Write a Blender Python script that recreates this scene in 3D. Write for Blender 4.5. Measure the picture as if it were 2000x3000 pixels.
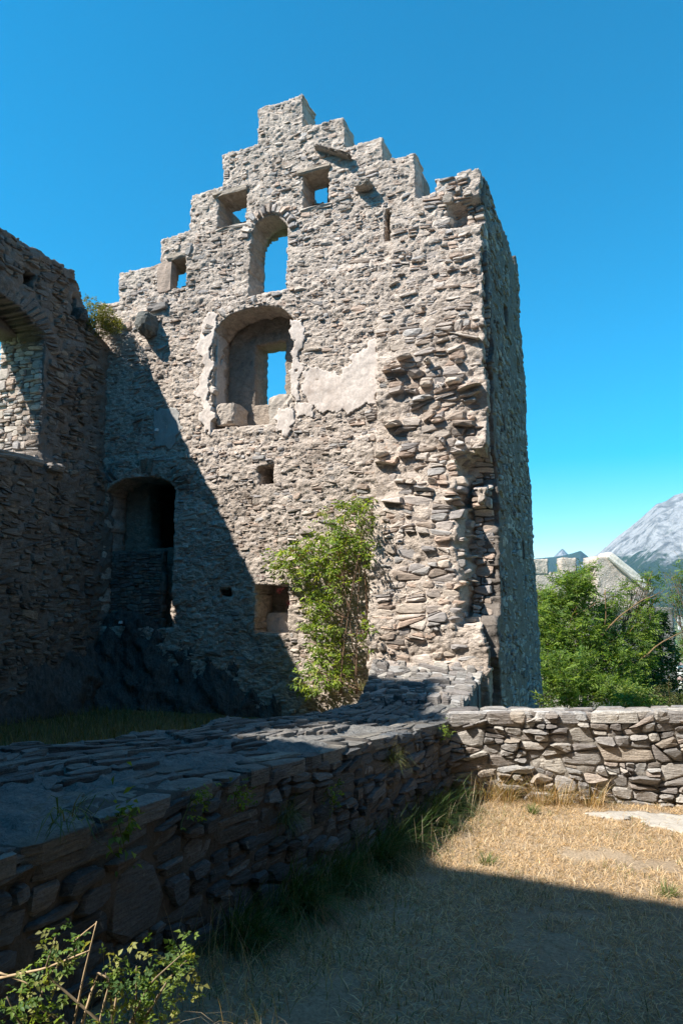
import bpy, math, random
import numpy as np
from mathutils import Vector

# ------------------------------------------------------------------ scene, camera, sky, sun
for o in list(bpy.data.objects):
    bpy.data.objects.remove(o)
scn = bpy.context.scene
COL = scn.collection
PITCH, YAW, FOC, EYE = math.radians(7.1), math.radians(22.5), 2000.0, 2.2
cd = bpy.data.cameras.new('camera')
cd.sensor_fit = 'VERTICAL'; cd.sensor_height = 36.0; cd.lens = 24.0
cd.clip_start = 0.05; cd.clip_end = 60000
cam = bpy.data.objects.new('camera', cd); COL.objects.link(cam)
cam.location = (0, 0, EYE); cam.rotation_euler = (math.pi/2 + PITCH, 0, YAW)
scn.camera = cam

SUN_TO = Vector((-1.0, -1.09, 1.69)).normalized()       # towards the sun
wd = bpy.data.worlds.new('World'); scn.world = wd; wd.use_nodes = True
wn = wd.node_tree; wn.nodes.clear()
sky = wn.nodes.new('ShaderNodeTexSky'); sky.sky_type = 'NISHITA'; sky.sun_disc = False
sky.sun_elevation = math.asin(SUN_TO.z); sky.sun_rotation = math.atan2(SUN_TO.x, SUN_TO.y)
sky.altitude = 600; sky.air_density = 1.0; sky.dust_density = 0.25; sky.ozone_density = 2.0
hs = wn.nodes.new('ShaderNodeHueSaturation'); hs.inputs['Saturation'].default_value = 1.72
hs.inputs['Hue'].default_value = 0.481
bg = wn.nodes.new('ShaderNodeBackground'); bg.inputs['Strength'].default_value = 0.115
wo = wn.nodes.new('ShaderNodeOutputWorld')
wn.links.new(sky.outputs[0], hs.inputs['Color']); wn.links.new(hs.outputs[0], bg.inputs['Color'])
wn.links.new(bg.outputs[0], wo.inputs['Surface'])
sl = bpy.data.lights.new('sun', 'SUN'); sl.energy = 5.0; sl.angle = math.radians(0.5); sl.color = (1.0, 0.94, 0.85)
so = bpy.data.objects.new('sun', sl); COL.objects.link(so)
so.rotation_euler = (-SUN_TO).to_track_quat('-Z', 'Y').to_euler(); so.location = (-20, -20, 40)
vs = scn.view_settings
vs.view_transform = 'Standard'; vs.look = 'None'; vs.gamma = 1.0; vs.use_curve_mapping = False
vs.exposure = 1.05
try:
    scn.cycles.max_bounces = 6; scn.cycles.diffuse_bounces = 3; scn.cycles.transparent_max_bounces = 6
except Exception: pass

# ------------------------------------------------------------------ photo pixel -> direction helpers
_fw = np.array([-math.sin(YAW)*math.cos(PITCH), math.cos(YAW)*math.cos(PITCH), math.sin(PITCH)])
_rt = np.array([math.cos(YAW), math.sin(YAW), 0.0]); _up = np.cross(_rt, _fw)
_C = np.array([0, 0, EYE])
def ray(px, py):
    d = _fw*FOC + _rt*(px-1000) - _up*(py-1500)
    return d/np.linalg.norm(d)
def hit(px, py, ax, val):
    d = ray(px, py); return _C + d*((val-_C[ax])/d[ax])
def at_depth(px, py, depth):
    d = ray(px, py); return _C + d*(depth/(d@_fw))
D = 10.5                                                  # plane of the gable wall
XL = -9.4                                                 # plane of the arch wall
XO = -1.86                                                # plane of the torn wall's outer face
def fz(px, py):                                           # on the gable wall: (x, z)
    p = hit(px, py, 1, D); return (p[0], p[2])
def lz(px, py):
    p = hit(px, py, 0, XL); return (p[1], p[2])

# ------------------------------------------------------------------ numeric helpers
def _hash(ix, iy, iz, seed):
    n = (ix.astype(np.int64)*374761393 + iy.astype(np.int64)*668265263 + iz.astype(np.int64)*1274126177 + seed*974711) & 0xffffffff
    n = ((n ^ (n >> 13))*1274126177) & 0xffffffff
    n = ((n ^ (n >> 16))*2246822519) & 0xffffffff
    return ((n ^ (n >> 15)) & 0xffffff)/float(0xffffff)
def vnoise(x, y, z=None, seed=0):
    x = np.asarray(x, float); y = np.asarray(y, float)
    z = np.zeros_like(x) if z is None else np.asarray(z, float)
    x, y, z = np.broadcast_arrays(x, y, z)
    ix, iy, iz = np.floor(x), np.floor(y), np.floor(z)
    fx, fy, fz_ = x-ix, y-iy, z-iz
    fx, fy, fz_ = [t*t*(3-2*t) for t in (fx, fy, fz_)]
    r = 0
    for a in (0, 1):
        wa = fx if a else 1-fx
        for b in (0, 1):
            wb = fy if b else 1-fy
            for c in (0, 1):
                wc = fz_ if c else 1-fz_
                r = r + wa*wb*wc*_hash(ix+a, iy+b, iz+c, seed)
    return r*2-1
def fbm(x, y, z=None, o=4, seed=0, gain=.5):
    r = 0; a = 1.0; f = 1.0; s = 0
    for k in range(o):
        r = r + a*vnoise(np.asarray(x)*f, np.asarray(y)*f, None if z is None else np.asarray(z)*f, seed+k*17)
        s += a; a *= gain; f *= 2.03
    return r/s
def inpoly(u, w, poly):
    u = np.asarray(u, float); w = np.asarray(w, float)
    r = np.zeros(np.broadcast(u, w).shape, bool); n = len(poly)
    for i in range(n):
        x0, y0 = poly[i]; x1, y1 = poly[(i+1) % n]
        if y0 == y1: continue
        c = ((y0 > w) != (y1 > w)) & (u < (x1-x0)*(w-y0)/(y1-y0)+x0)
        r ^= c
    return r
def rectm(u, w, u0, u1, w0, w1): return (u > u0) & (u < u1) & (w > w0) & (w < w1)
def archm(u, w, u0, u1, w0, w1, rise):                   # rect with an elliptical head, crown at w1
    c = (u0+u1)/2; a = (u1-u0)/2
    top = w1-rise+rise*np.sqrt(np.clip(1-((u-c)/a)**2, 0, 1))
    return (u > u0) & (u < u1) & (w > w0) & (w < top)
sstep = lambda a, b, x: (lambda t: t*t*(3-2*t))(np.clip((np.asarray(x, float)-a)/(b-a), 0, 1))

# ------------------------------------------------------------------ object helpers
def mesh_obj(name, V, F, mat, parent=None, col=None, smooth=False, mesh_only=False):
    me = bpy.data.meshes.new(name)
    V = np.asarray(V, np.float32)
    if isinstance(F, np.ndarray): F = [F]
    if len(F) and isinstance(F[0], np.ndarray):
        F = [f for f in F if len(f)]
        loops = np.concatenate([f.ravel() for f in F]).astype(np.int32)
        tot = np.concatenate([np.full(len(f), f.shape[1], np.int32) for f in F])
        st = np.concatenate([[0], np.cumsum(tot)[:-1]]).astype(np.int32)
        me.vertices.add(len(V)); me.vertices.foreach_set('co', V.ravel())
        me.loops.add(len(loops)); me.loops.foreach_set('vertex_index', loops)
        me.polygons.add(len(tot)); me.polygons.foreach_set('loop_start', st)
        me.update(calc_edges=True); me.validate()
    else:
        me.from_pydata([tuple(map(float, v)) for v in V], [], F)
    if col is not None:
        col = np.asarray(col, np.float32)
        if col.ndim == 1: col = np.tile(col, (len(V), 1))
        a = me.color_attributes.new('col', 'FLOAT_COLOR', 'POINT')
        c4 = np.ones((len(me.vertices), 4), np.float32); c4[:, :3] = col[:len(me.vertices)]
        a.data.foreach_set('color', c4.ravel())
    if smooth:
        me.polygons.foreach_set('use_smooth', np.ones(len(me.polygons), bool))
    me.materials.append(mat); me.update()
    if mesh_only: return me
    o = bpy.data.objects.new(name, me); COL.objects.link(o)
    if parent: o.parent = parent
    return o
def empty(name, loc=(0, 0, 0)):
    o = bpy.data.objects.new(name, None); COL.objects.link(o); o.empty_display_size = .2
    return o                                              # parts hold world coordinates, so the empty stays at the origin
def tag(o, label=None, cat=None, group=None, kind=None):
    if label: o['label'] = label
    if cat: o['category'] = cat
    if group: o['group'] = group
    if kind: o['kind'] = kind
    return o
class Bag:                                                # collects vertices, faces and colours of one mesh
    def __init__(s): s.V = []; s.F = []; s.C = []; s.n = 0
    def add(s, V, F, c):
        V = np.asarray(V, float); s.V.append(V)
        s.F += [tuple(i+s.n for i in f) for f in F]
        c = np.asarray(c, float)
        s.C.append(np.tile(c, (len(V), 1)) if c.ndim == 1 else c); s.n += len(V)
    def build(s, name, mat, parent=None, smooth=False):
        if not s.n: return None
        return mesh_obj(name, np.concatenate(s.V), s.F, mat, parent, np.concatenate(s.C), smooth)

# ------------------------------------------------------------------ materials
def new_mat(name):
    m = bpy.data.materials.new(name); m.use_nodes = True
    nt = m.node_tree; nt.nodes.clear()
    N = lambda t, **k: (lambda n: ([setattr(n, a, b) for a, b in k.items()], n)[1])(nt.nodes.new(t))
    return m, nt, N, nt.links.new
def mixc(N, L, typ, fac, a, b):
    n = N('ShaderNodeMix', data_type='RGBA', blend_type=typ)
    for sock, v in ((n.inputs[0], fac), (n.inputs[6], a), (n.inputs[7], b)):
        if hasattr(v, 'is_linked') or isinstance(v, bpy.types.NodeSocket): L(v, sock)
        elif isinstance(v, (int, float)): sock.default_value = v
        else: sock.default_value = (*v, 1)
    return n.outputs[2]
def ramp(N, L, src, stops):
    r = N('ShaderNodeValToRGB'); e = r.color_ramp.elements
    while len(e) < len(stops): e.new(.5)
    for i, (p, c) in enumerate(stops):
        e[i].position = p; e[i].color = (*c, 1) if not isinstance(c, (int, float)) else (c, c, c, 1)
    L(src, r.inputs[0]); return r.outputs[0]
def noise(N, L, vec, scale, detail=4, rough=.55, dist=0):
    n = N('ShaderNodeTexNoise'); n.inputs['Scale'].default_value = scale; n.inputs['Detail'].default_value = detail
    n.inputs['Roughness'].default_value = rough; n.inputs['Distortion'].default_value = dist
    L(vec, n.inputs['Vector']); return n.outputs['Fac']
def mapping(N, L, vec, sc=(1, 1, 1), rot=(0, 0, 0)):
    n = N('ShaderNodeMapping'); n.inputs['Scale'].default_value = sc; n.inputs['Rotation'].default_value = rot
    L(vec, n.inputs['Vector']); return n.outputs[0]
def stone_mat(name, base=None, strata=(1, 1, 4), rot=(0, 0, 0), var=.35, stain=(.10, .085, .07), stain_amt=.45,
              bump=.5, lich=0.0, fine=60, strength=1.0, dist=.02):
    m, nt, N, L = new_mat(name)
    tc = N('ShaderNodeTexCoord'); P = tc.outputs['Object']
    if base is None:
        at = N('ShaderNodeAttribute', attribute_name='col'); c = at.outputs['Color']
    else:
        rg = N('ShaderNodeRGB'); rg.outputs[0].default_value = (*base, 1); c = rg.outputs[0]
    sp = mapping(N, L, P, strata, rot)
    n1 = noise(N, L, sp, 9, 6, .65, .4)
    n2 = noise(N, L, P, 1.1, 5, .6, .3)
    n3 = noise(N, L, P, fine, 4, .7)
    n4 = noise(N, L, P, 6, 5, .62, .5)
    v1 = ramp(N, L, n1, [(.25, 1-var), (.55, 1.0), (.8, 1+var*.6)])
    c = mixc(N, L, 'MULTIPLY', 1.0, c, v1)
    v3 = ramp(N, L, n3, [(.3, .78), (.7, 1.2)])
    c = mixc(N, L, 'MULTIPLY', 1.0, c, v3)
    st = ramp(N, L, n2, [(.50, 0.0), (.72, 1.0)]); stf = N('ShaderNodeMath', operation='MULTIPLY')
    st2 = ramp(N, L, n4, [(.35, 0.15), (.65, 1.0)])
    L(st, stf.inputs[0]); L(st2, stf.inputs[1])
    stg = N('ShaderNodeMath', operation='MULTIPLY'); L(stf.outputs[0], stg.inputs[0]); stg.inputs[1].default_value = stain_amt
    c = mixc(N, L, 'MIX', stg.outputs[0], c, stain)
    if lich > 0:
        l = ramp(N, L, noise(N, L, P, 14, 5, .7, .6), [(.62, 0.0), (.70, 1.0)])
        lf = N('ShaderNodeMath', operation='MULTIPLY'); L(l, lf.inputs[0]); lf.inputs[1].default_value = lich
        c = mixc(N, L, 'MIX', lf.outputs[0], c, (.42, .40, .34))
    b = N('ShaderNodeBsdfPrincipled'); b.inputs['Roughness'].default_value = .92
    b.inputs['Specular IOR Level'].default_value = .25
    L(c, b.inputs['Base Color'])
    hsum = N('ShaderNodeMath', operation='MULTIPLY_ADD'); L(n1, hsum.inputs[0]); hsum.inputs[1].default_value = 1.0
    hb = N('ShaderNodeMath', operation='MULTIPLY_ADD'); L(n3, hb.inputs[0]); hb.inputs[1].default_value = .35; L(n4, hb.inputs[2])
    L(hb.outputs[0], hsum.inputs[2])
    bp = N('ShaderNodeBump'); bp.inputs['Strength'].default_value = bump*strength; bp.inputs['Distance'].default_value = dist
    L(hsum.outputs[0], bp.inputs['Height']); L(bp.outputs[0], b.inputs['Normal'])
    o = N('ShaderNodeOutputMaterial'); L(b.outputs[0], o.inputs[0])
    return m
def leaf_mat(name, trans=.45):
    m, nt, N, L = new_mat(name)
    at = N('ShaderNodeAttribute', attribute_name='col')
    d = N('ShaderNodeBsdfPrincipled'); d.inputs['Roughness'].default_value = .5; d.inputs['Specular IOR Level'].default_value = .3
    t = N('ShaderNodeBsdfTranslucent'); mx = N('ShaderNodeMixShader'); mx.inputs[0].default_value = trans
    L(at.outputs['Color'], d.inputs['Base Color'])
    tcol = mixc(N, L, 'MULTIPLY', 1.0, at.outputs['Color'], (1.5, 1.35, .5))
    L(tcol, t.inputs['Color'])
    L(d.outputs[0], mx.inputs[1]); L(t.outputs[0], mx.inputs[2])
    o = N('ShaderNodeOutputMaterial'); L(mx.outputs[0], o.inputs[0]); return m
def plain_mat(name, colr, rough=.8, attr=False, nscale=8, namt=.3):
    m, nt, N, L = new_mat(name)
    if attr:
        c = N('ShaderNodeAttribute', attribute_name='col').outputs['Color']
    else:
        r = N('ShaderNodeRGB'); r.outputs[0].default_value = (*colr, 1); c = r.outputs[0]
    tc = N('ShaderNodeTexCoord')
    n = noise(N, L, tc.outputs['Object'], nscale, 5, .65)
    c = mixc(N, L, 'MULTIPLY', 1.0, c, ramp(N, L, n, [(.25, 1-namt), (.75, 1+namt)]))
    b = N('ShaderNodeBsdfPrincipled'); b.inputs['Roughness'].default_value = rough; b.inputs['Specular IOR Level'].default_value = .25
    L(c, b.inputs['Base Color']); o = N('ShaderNodeOutputMaterial'); L(b.outputs[0], o.inputs[0]); return m

M_STONE = stone_mat('facade_stone', None, stain=(.12, .095, .075), stain_amt=.55, lich=.3, var=.42, dist=.03)
M_MORTAR = stone_mat('lime_mortar', (.56, .475, .405), strata=(1, 1, 1.8), var=.42, stain=(.17, .13, .10), stain_amt=.85, bump=1.0, fine=38, dist=.05)
M_SHADEMORTAR = stone_mat('shaded_mortar', (.185, .16, .14), strata=(1, 1, 1.4), var=.3, stain=(.09, .08, .07), stain_amt=.6, bump=.9, fine=45, dist=.03)  # mortar base darkened to carry the shade on unlit walls
M_MIDMORTAR = stone_mat('brown_mortar', (.36, .295, .24), strata=(1, 1, 1.4), var=.4, stain=(.10, .085, .07), stain_amt=.7, bump=1.0, fine=40, dist=.05)
M_SHADEJOINT = stone_mat('shaded_joint', (.10, .09, .08), strata=(1, 1, 1), var=.3, bump=.9)  # joint colour darkened to carry the shade on the low wall
M_PJOINT = stone_mat('grey_joint', (.27, .245, .215), strata=(1, 1, 1), var=.35, bump=1.0)
M_PLASTER = stone_mat('old_plaster', (.62, .54, .48), strata=(1, 1, .5), var=.2, stain=(.38, .30, .25), stain_amt=.9, bump=.45, fine=25)
M_GREYPL = stone_mat('grey_plaster', (.36, .35, .33), strata=(1, 1, .5), var=.15, stain=(.2, .19, .17), stain_amt=.5, bump=.3)
M_SCHIST = stone_mat('schist_stone', None, strata=(1, 1, 7), var=.5, stain=(.07, .065, .06), stain_amt=.4, bump=1.0, lich=.5, dist=.03)
M_ROCK = stone_mat('bedrock', (.12, .115, .108), strata=(2.2, 2.2, .6), rot=(.25, .35, 0), var=.55, stain=(.03, .028, .026), stain_amt=.9, bump=1.0, lich=.35, dist=.06, fine=30)
M_TOP = stone_mat('wall_top', (.20, .195, .185), strata=(2, 2, 1), var=.4, stain=(.10, .09, .08), stain_amt=.55, bump=1.0, lich=.5, dist=.03, fine=40)
M_LEAF = leaf_mat('leaf'); M_GRASS = leaf_mat('grass_blade', .3)
M_BARK = plain_mat('bark', (0, 0, 0), .9, True, 14, .4)
M_BERRY = plain_mat('berry', (.14, .012, .02), .4)
M_WHITE = plain_mat('white_enamel', (.75, .74, .72), .5, False, 20, .08)

# ------------------------------------------------------------------ masonry generators
def split_poly(P, c, n):
    A, B = [], []; k = len(P)
    for i in range(k):
        p = P[i]; q = P[(i+1) % k]
        sp = (p[0]-c[0])*n[0]+(p[1]-c[1])*n[1]; sq = (q[0]-c[0])*n[0]+(q[1]-c[1])*n[1]
        (A if sp >= 0 else B).append(p)
        if (sp >= 0) != (sq >= 0):
            t = sp/(sp-sq); x = (p[0]+(q[0]-p[0])*t, p[1]+(q[1]-p[1])*t); A.append(x); B.append(x)
    return A, B
def parea(P):
    s = 0
    for i in range(len(P)):
        x0, y0 = P[i]; x1, y1 = P[(i+1) % len(P)]; s += x0*y1-x1*y0
    return abs(s)/2
def pack(u0, u1, w0, w1, area, aspect, rng, tilt=.12, spread=.6):
    st = [[(u0, w0), (u1, w0), (u1, w1), (u0, w1)]]; out = []
    while st:
        P = st.pop()
        if len(P) < 3: continue
        us = [p[0] for p in P]; ws = [p[1] for p in P]
        du, dw = max(us)-min(us), max(ws)-min(ws); a = parea(P)
        if a < area*math.exp(rng.gauss(0, spread)) and du < dw*aspect*2.4 and dw < du*1.5:
            out.append(P); continue
        if a < area*.08: continue
        t = rng.uniform(.36, .64)
        if du > dw*aspect*rng.uniform(.75, 1.35):
            an = rng.gauss(0, .22); n = (math.cos(an), math.sin(an))
        else:
            an = rng.gauss(0, tilt); n = (-math.sin(an), math.cos(an))
        c = (min(us)+du*t, min(ws)+dw*t)
        A, B = split_poly(P, c, n); st += [A, B]
    return out
def warp(P, amp, sc, seed):
    a = np.array(P); 
    du = fbm(a[:, 0]*sc, a[:, 1]*sc, o=2, seed=seed)*amp; dw = fbm(a[:, 0]*sc+31, a[:, 1]*sc*1.3, o=2, seed=seed+5)*amp*.7
    return np.stack([a[:, 0]+du, a[:, 1]+dw], 1)
def stone_shape(P, gap, h, embed, rng, corner=True, rough=1.0):
    """irregular block over polygon P (u,w): returns verts (u,w,out) and faces"""
    P = np.asarray(P, float); c = P.mean(0)
    ext = np.maximum(P.max(0)-P.min(0), .01)
    P = c+(P-c)*np.maximum(1-gap*2/ext, .5)
    n = len(P); Q = []
    for i in range(n):
        p = P[i]; a = P[i-1]; b = P[(i+1) % n]
        if corner:
            t0, t1 = rng.uniform(.10, .28), rng.uniform(.10, .28)
            Q.append(p+(a-p)*t0); Q.append(p+(b-p)*t1)
        else: Q.append(p+(c-p)*rng.uniform(0, .16))
    Q = np.array(Q); n = len(Q)
    x, y = Q[:, 0], Q[:, 1]
    if float(x@np.roll(y, -1)-y@np.roll(x, -1)) < 0: Q = Q[::-1]
    tu, tw = rng.gauss(0, .16)*rough, rng.gauss(0, .22)*rough
    d = Q-c
    til = (d[:, 0]/ext[0]*tu+d[:, 1]/ext[1]*tw)*2*h
    rnd = np.array([rng.random() for _ in range(4*n)]).reshape(4, n)
    V = np.empty((3*n+1, 3))
    V[:n, :2] = Q; V[:n, 2] = -embed
    V[n:2*n, :2] = c+d*(.93+.09*rnd[0])[:, None]; V[n:2*n, 2] = h*(.35+.35*rnd[1])+til*.8
    V[2*n:3*n, :2] = c+d*(.68+.24*rnd[2])[:, None]; V[2*n:3*n, 2] = h*(.85+.25*rnd[3])+til*.7
    V[3*n] = (c[0]+rng.uniform(-.12, .12)*ext[0], c[1]+rng.uniform(-.12, .12)*ext[1], h*rng.uniform(.95, 1.2))
    F = []
    for r in (0, 1):
        for i in range(n):
            j = (i+1) % n; F.append((r*n+i, r*n+j, (r+1)*n+j, (r+1)*n+i))
    for i in range(n): F.append((2*n+i, 2*n+(i+1) % n, 3*n))
    return V, F
PAL_WARM = [(.53, .445, .37), (.46, .40, .36), (.38, .305, .25), (.57, .495, .43), (.40, .375, .355), (.49, .37, .295), (.31, .265, .235), (.55, .475, .415), (.35, .32, .305), (.50, .385, .31)]
PAL_GREY = [(.33, .31, .295), (.25, .235, .225), (.40, .37, .34), (.29, .255, .23), (.36, .35, .34), (.45, .42, .38), (.22, .20, .19)]
PAL_SHADE = [(.22, .20, .18), (.28, .25, .22), (.17, .155, .145), (.31, .26, .21), (.24, .235, .23)]  # stone tones darkened to imitate shade on the arch wall and niche
def pick(pal, rng, j=.12):
    c = np.array(rng.choice(pal)); return np.clip(c*(1+rng.gauss(0, j)), .02, .85)
def rubble(parent, polys, mp, mask, rng, pal, mat, gap, hfun, off=None, embed=.06, limit=300, score=None,
           corner_area=.006, warp_amt=.06, seed=1, name='stone', rough=1.0, rest='rubble', keep_all=False):
    """stones over polys; the `limit` highest-scoring ones are parts of their own, the rest one joined part"""
    items = []
    cnt = [len(P) for P in polys]
    allv = warp([p for P in polys for p in P], warp_amt, 1.7, seed)
    sp = np.cumsum([0]+cnt)
    cen = np.add.reduceat(allv, sp[:-1], axis=0)/np.array(cnt)[:, None]
    if mask is not None:
        okv = np.minimum.reduceat(mask(allv[:, 0], allv[:, 1]).astype(int), sp[:-1]) > 0
        okv &= mask(cen[:, 0], cen[:, 1])
    else: okv = np.ones(len(polys), bool)
    offs = off(cen[:, 0], cen[:, 1]) if off is not None else np.zeros(len(polys))
    for i in range(len(polys)):
        if not okv[i]: continue
        Pw = allv[sp[i]:sp[i+1]]; c = cen[i]
        a = parea(Pw.tolist()); items.append((a*(score(c) if score else 1), i, Pw, c, a))
    items.sort(key=lambda t: -t[0])
    bag = Bag(); k = 0
    for s_, i_, Pw, c, a in items:
        h = hfun(c, a)
        if h is None: continue
        r = stone_shape(Pw, gap, h, embed, rng, a > corner_area, rough)
        if r is None: continue
        V, F = r
        V[:, 2] += offs[i_]
        W = mp(V[:, 0], V[:, 1], V[:, 2]); cl = pick(pal, rng)
        if k < limit and s_ > 0:
            mesh_obj(name, W, F, mat, parent, cl); k += 1
        else: bag.add(W, F, cl)
    o = bag.build(rest, mat, parent)
    if o: o['kind'] = 'stuff'
    return k, bag
def slab(name, u0, u1, w0, w1, step, mask, mp, front, depth, mat, parent, jit=.3, levels=3, seed=0, flip=False, edge_noise=.015, rev=.02):
    """solid wall piece over a masked (u,w) grid: rough front, reveals round every edge, plain back"""
    rs = np.random.RandomState(seed)
    nu, nw = int(round((u1-u0)/step)), int(round((w1-w0)/step))
    uc = u0+(np.arange(nu)+.5)*step; wc = w0+(np.arange(nw)+.5)*step
    UC, WC = np.meshgrid(uc, wc, indexing='ij')
    M = mask(UC+fbm(UC*6, WC*6, o=2, seed=seed+3)*edge_noise*2, WC+fbm(UC*6+9, WC*6, o=2, seed=seed+4)*edge_noise*2)
    M = np.broadcast_to(M, UC.shape)
    U, W = np.meshgrid(u0+np.arange(nu+1)*step, w0+np.arange(nw+1)*step, indexing='ij')
    U = U+rs.uniform(-jit, jit, U.shape)*step; W = W+rs.uniform(-jit, jit, W.shape)*step
    used = np.zeros(U.shape, bool)
    for a in (0, 1):
        for b in (0, 1): used[a:a+nu, b:b+nw] |= M
    idx = -np.ones(U.shape, int); nv = int(used.sum()); idx[used] = np.arange(nv)
    uu, ww = U[used], W[used]; fo = front(uu, ww)
    Vs = [mp(uu, ww, fo)]
    I, J = np.nonzero(M)
    q = np.stack([idx[I, J], idx[I+1, J], idx[I+1, J+1], idx[I, J+1]], 1)
    Pd = np.zeros((nu+2, nw+2), bool); Pd[1:-1, 1:-1] = M
    E = []
    for di, dj, va, vb in ((0, -1, (0, 0), (1, 0)), (1, 0, (1, 0), (1, 1)), (0, 1, (1, 1), (0, 1)), (-1, 0, (0, 1), (0, 0))):
        m = M & ~Pd[1+di:1+di+nu, 1+dj:1+dj+nw]
        I, J = np.nonzero(m); E.append(np.stack([idx[I+va[0], J+va[1]], idx[I+vb[0], J+vb[1]]], 1))
    E = np.concatenate(E)
    F = [q]; prev = 0
    for l in range(1, levels+1):
        t = l/levels
        ju = fbm(uu*7, ww*7, np.full_like(uu, t*depth*7), 3, seed+20)*rev*(l < levels)
        Vs.append(mp(uu+ju, ww+ju[::-1]*.5, fo*(1-t)-depth*t)); cur = nv*l
        F.append(np.stack([E[:, 1]+prev, E[:, 0]+prev, E[:, 0]+cur, E[:, 1]+cur], 1)); prev = cur
    F.append(q[:, ::-1]+prev)
    V = np.concatenate(Vs); F = np.concatenate(F)
    keep = np.unique(F); re = -np.ones(len(V), int); re[keep] = np.arange(len(keep))
    F = re[F]; V = V[keep]
    if flip: F = F[:, ::-1]
    return mesh_obj(name, V, F, mat, parent)
def m_facade(u, w, o): return np.stack([u, D-o, w], 1)
def m_left(u, w, o): return np.stack([XL+o, u, w], 1)
def m_outer(u, w, o): return np.stack([XO+(9.1-w)*.012+o, u, w], 1)
def tube(bag, pts, r0, r1, col, n=5):
    pts = np.asarray(pts, float); k = len(pts)
    t = np.gradient(pts, axis=0); t /= np.linalg.norm(t, axis=1)[:, None]+1e-9
    ref = np.where(np.abs(t[:, 2:3]) > .9, [[1., 0, 0]], [[0, 0, 1.]])
    a = np.cross(t, ref); a /= np.linalg.norm(a, axis=1)[:, None]+1e-9; b = np.cross(t, a)
    an = np.arange(n)*2*math.pi/n; r = np.linspace(r0, r1, k)
    V = pts[:, None, :]+r[:, None, None]*(np.cos(an)[None, :, None]*a[:, None, :]+np.sin(an)[None, :, None]*b[:, None, :])
    F = []
    for i in range(k-1):
        for j in range(n):
            F.append((i*n+j, i*n+(j+1) % n, (i+1)*n+(j+1) % n, (i+1)*n+j))
    F.append(tuple(range(n-1, -1, -1))); F.append(tuple((k-1)*n+j for j in range(n)))
    bag.add(V.reshape(-1, 3), F, col)

# ================================================================== GABLE WALL
R = random.Random(7)
gable = tag(empty('castle_gable'), 'tall sunlit rubble gable wall with a stepped top and several window openings', 'wall')
SIL = [(-9.75, -.4), (-9.75, 8.15), (-9.24, 8.15), (-9.24, 8.77), (-8.22, 8.77), (-8.22, 9.28), (-7.55, 9.28), (-7.55, 10.06), (-6.83, 10.06),
       (-6.83, 10.73), (-6.05, 10.73), (-6.05, 11.45), (-5.11, 11.45), (-5.11, 10.78), (-4.30, 10.78), (-4.30, 10.2), (-3.58, 10.2), (-3.58, 9.74),
       (-2.99, 9.74), (-2.99, -.4)]
SILR = [(-9.75, -.4), (-9.75, 8.1), (-9.24, 8.1), (-9.24, 8.72), (-8.22, 8.72), (-8.22, 9.22), (-7.55, 9.22), (-7.55, 10.0), (-4.30, 10.0), (-4.3, 10.16), (-3.58, 10.16),
        (-3.58, 9.7), (-2.99, 9.7), (-2.99, -.4)]
def box(a, b, plane=D):                                   # pixel corners on a plane Y=plane -> u0,u1,w0,w1
    p = hit(*a, 1, plane); q = hit(*b, 1, plane)
    return min(p[0], q[0]), max(p[0], q[0]), min(p[2], q[2]), max(p[2], q[2])
TF, TR = .52, .5                                          # front leaf and rear leaf of the wall
DR = D+TF
W_A = box((888, 515), (966, 598)); W_B = box((640, 580), (722, 655)); W_C = box((508, 765), (549, 842))
W_D = box((737, 645), (842, 853)); W_E = box((632, 925), (862, 1236)); W_F = box((1126, 612), (1148, 706))
W_G = box((766, 1368), (812, 1420)); W_H = box((757, 1712), (853, 1858)); W_I = box((322, 1405), (512, 1840)); W_J = box((655, 1725), (692, 1748))
def slot(a, b):                                           # sky seen between pixels a and b through the rear leaf, looking up and left
    p0 = hit(*a, 1, DR+TR); q0 = hit(*b, 1, DR+TR); p1 = hit(*a, 1, DR); q1 = hit(*b, 1, DR)
    return p0[0], q1[0], q1[2], p0[2]
R_A = slot((931, 548), (958, 592)); R_B = slot((704, 618), (722, 647)); R_C = slot((525, 798), (549, 838))
R_D = slot((776, 708), (850, 850)); R_E = slot((783, 1036), (834, 1180))
def holes_front(u, w):
    h = rectm(u, w, *W_A) | rectm(u, w, *W_B) | rectm(u, w, W_C[0]-.26, *W_C[1:]) | archm(u, w, *W_D, .42) | archm(u, w, *W_E, .42)
    h |= rectm(u, w, *W_F) | rectm(u, w, *W_G) | rectm(u, w, *W_H) | archm(u, w, *W_I, .35) | rectm(u, w, *W_J)
    return h
def holes_rear(u, w):
    return (rectm(u, w, R_A[0], R_A[1], R_A[2], R_A[3]) | rectm(u, w, *R_B) | rectm(u, w, *R_C) | archm(u, w, *R_D, .3)
            | rectm(u, w, *R_E) | rectm(u, w, *R_I) | rectm(u, w, W_F[0]+.02, W_F[1], W_F[2]+.1, W_F[3]-.05))
R_I = box((438, 1418), (512, 1606), DR)
def grow(b, m): return (b[0]-m, b[1]+m, b[2]-m, b[3]+m)
ZP = lambda L: [fz(550+x/2.613, 850+y/2.613) for x, y in L]
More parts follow.
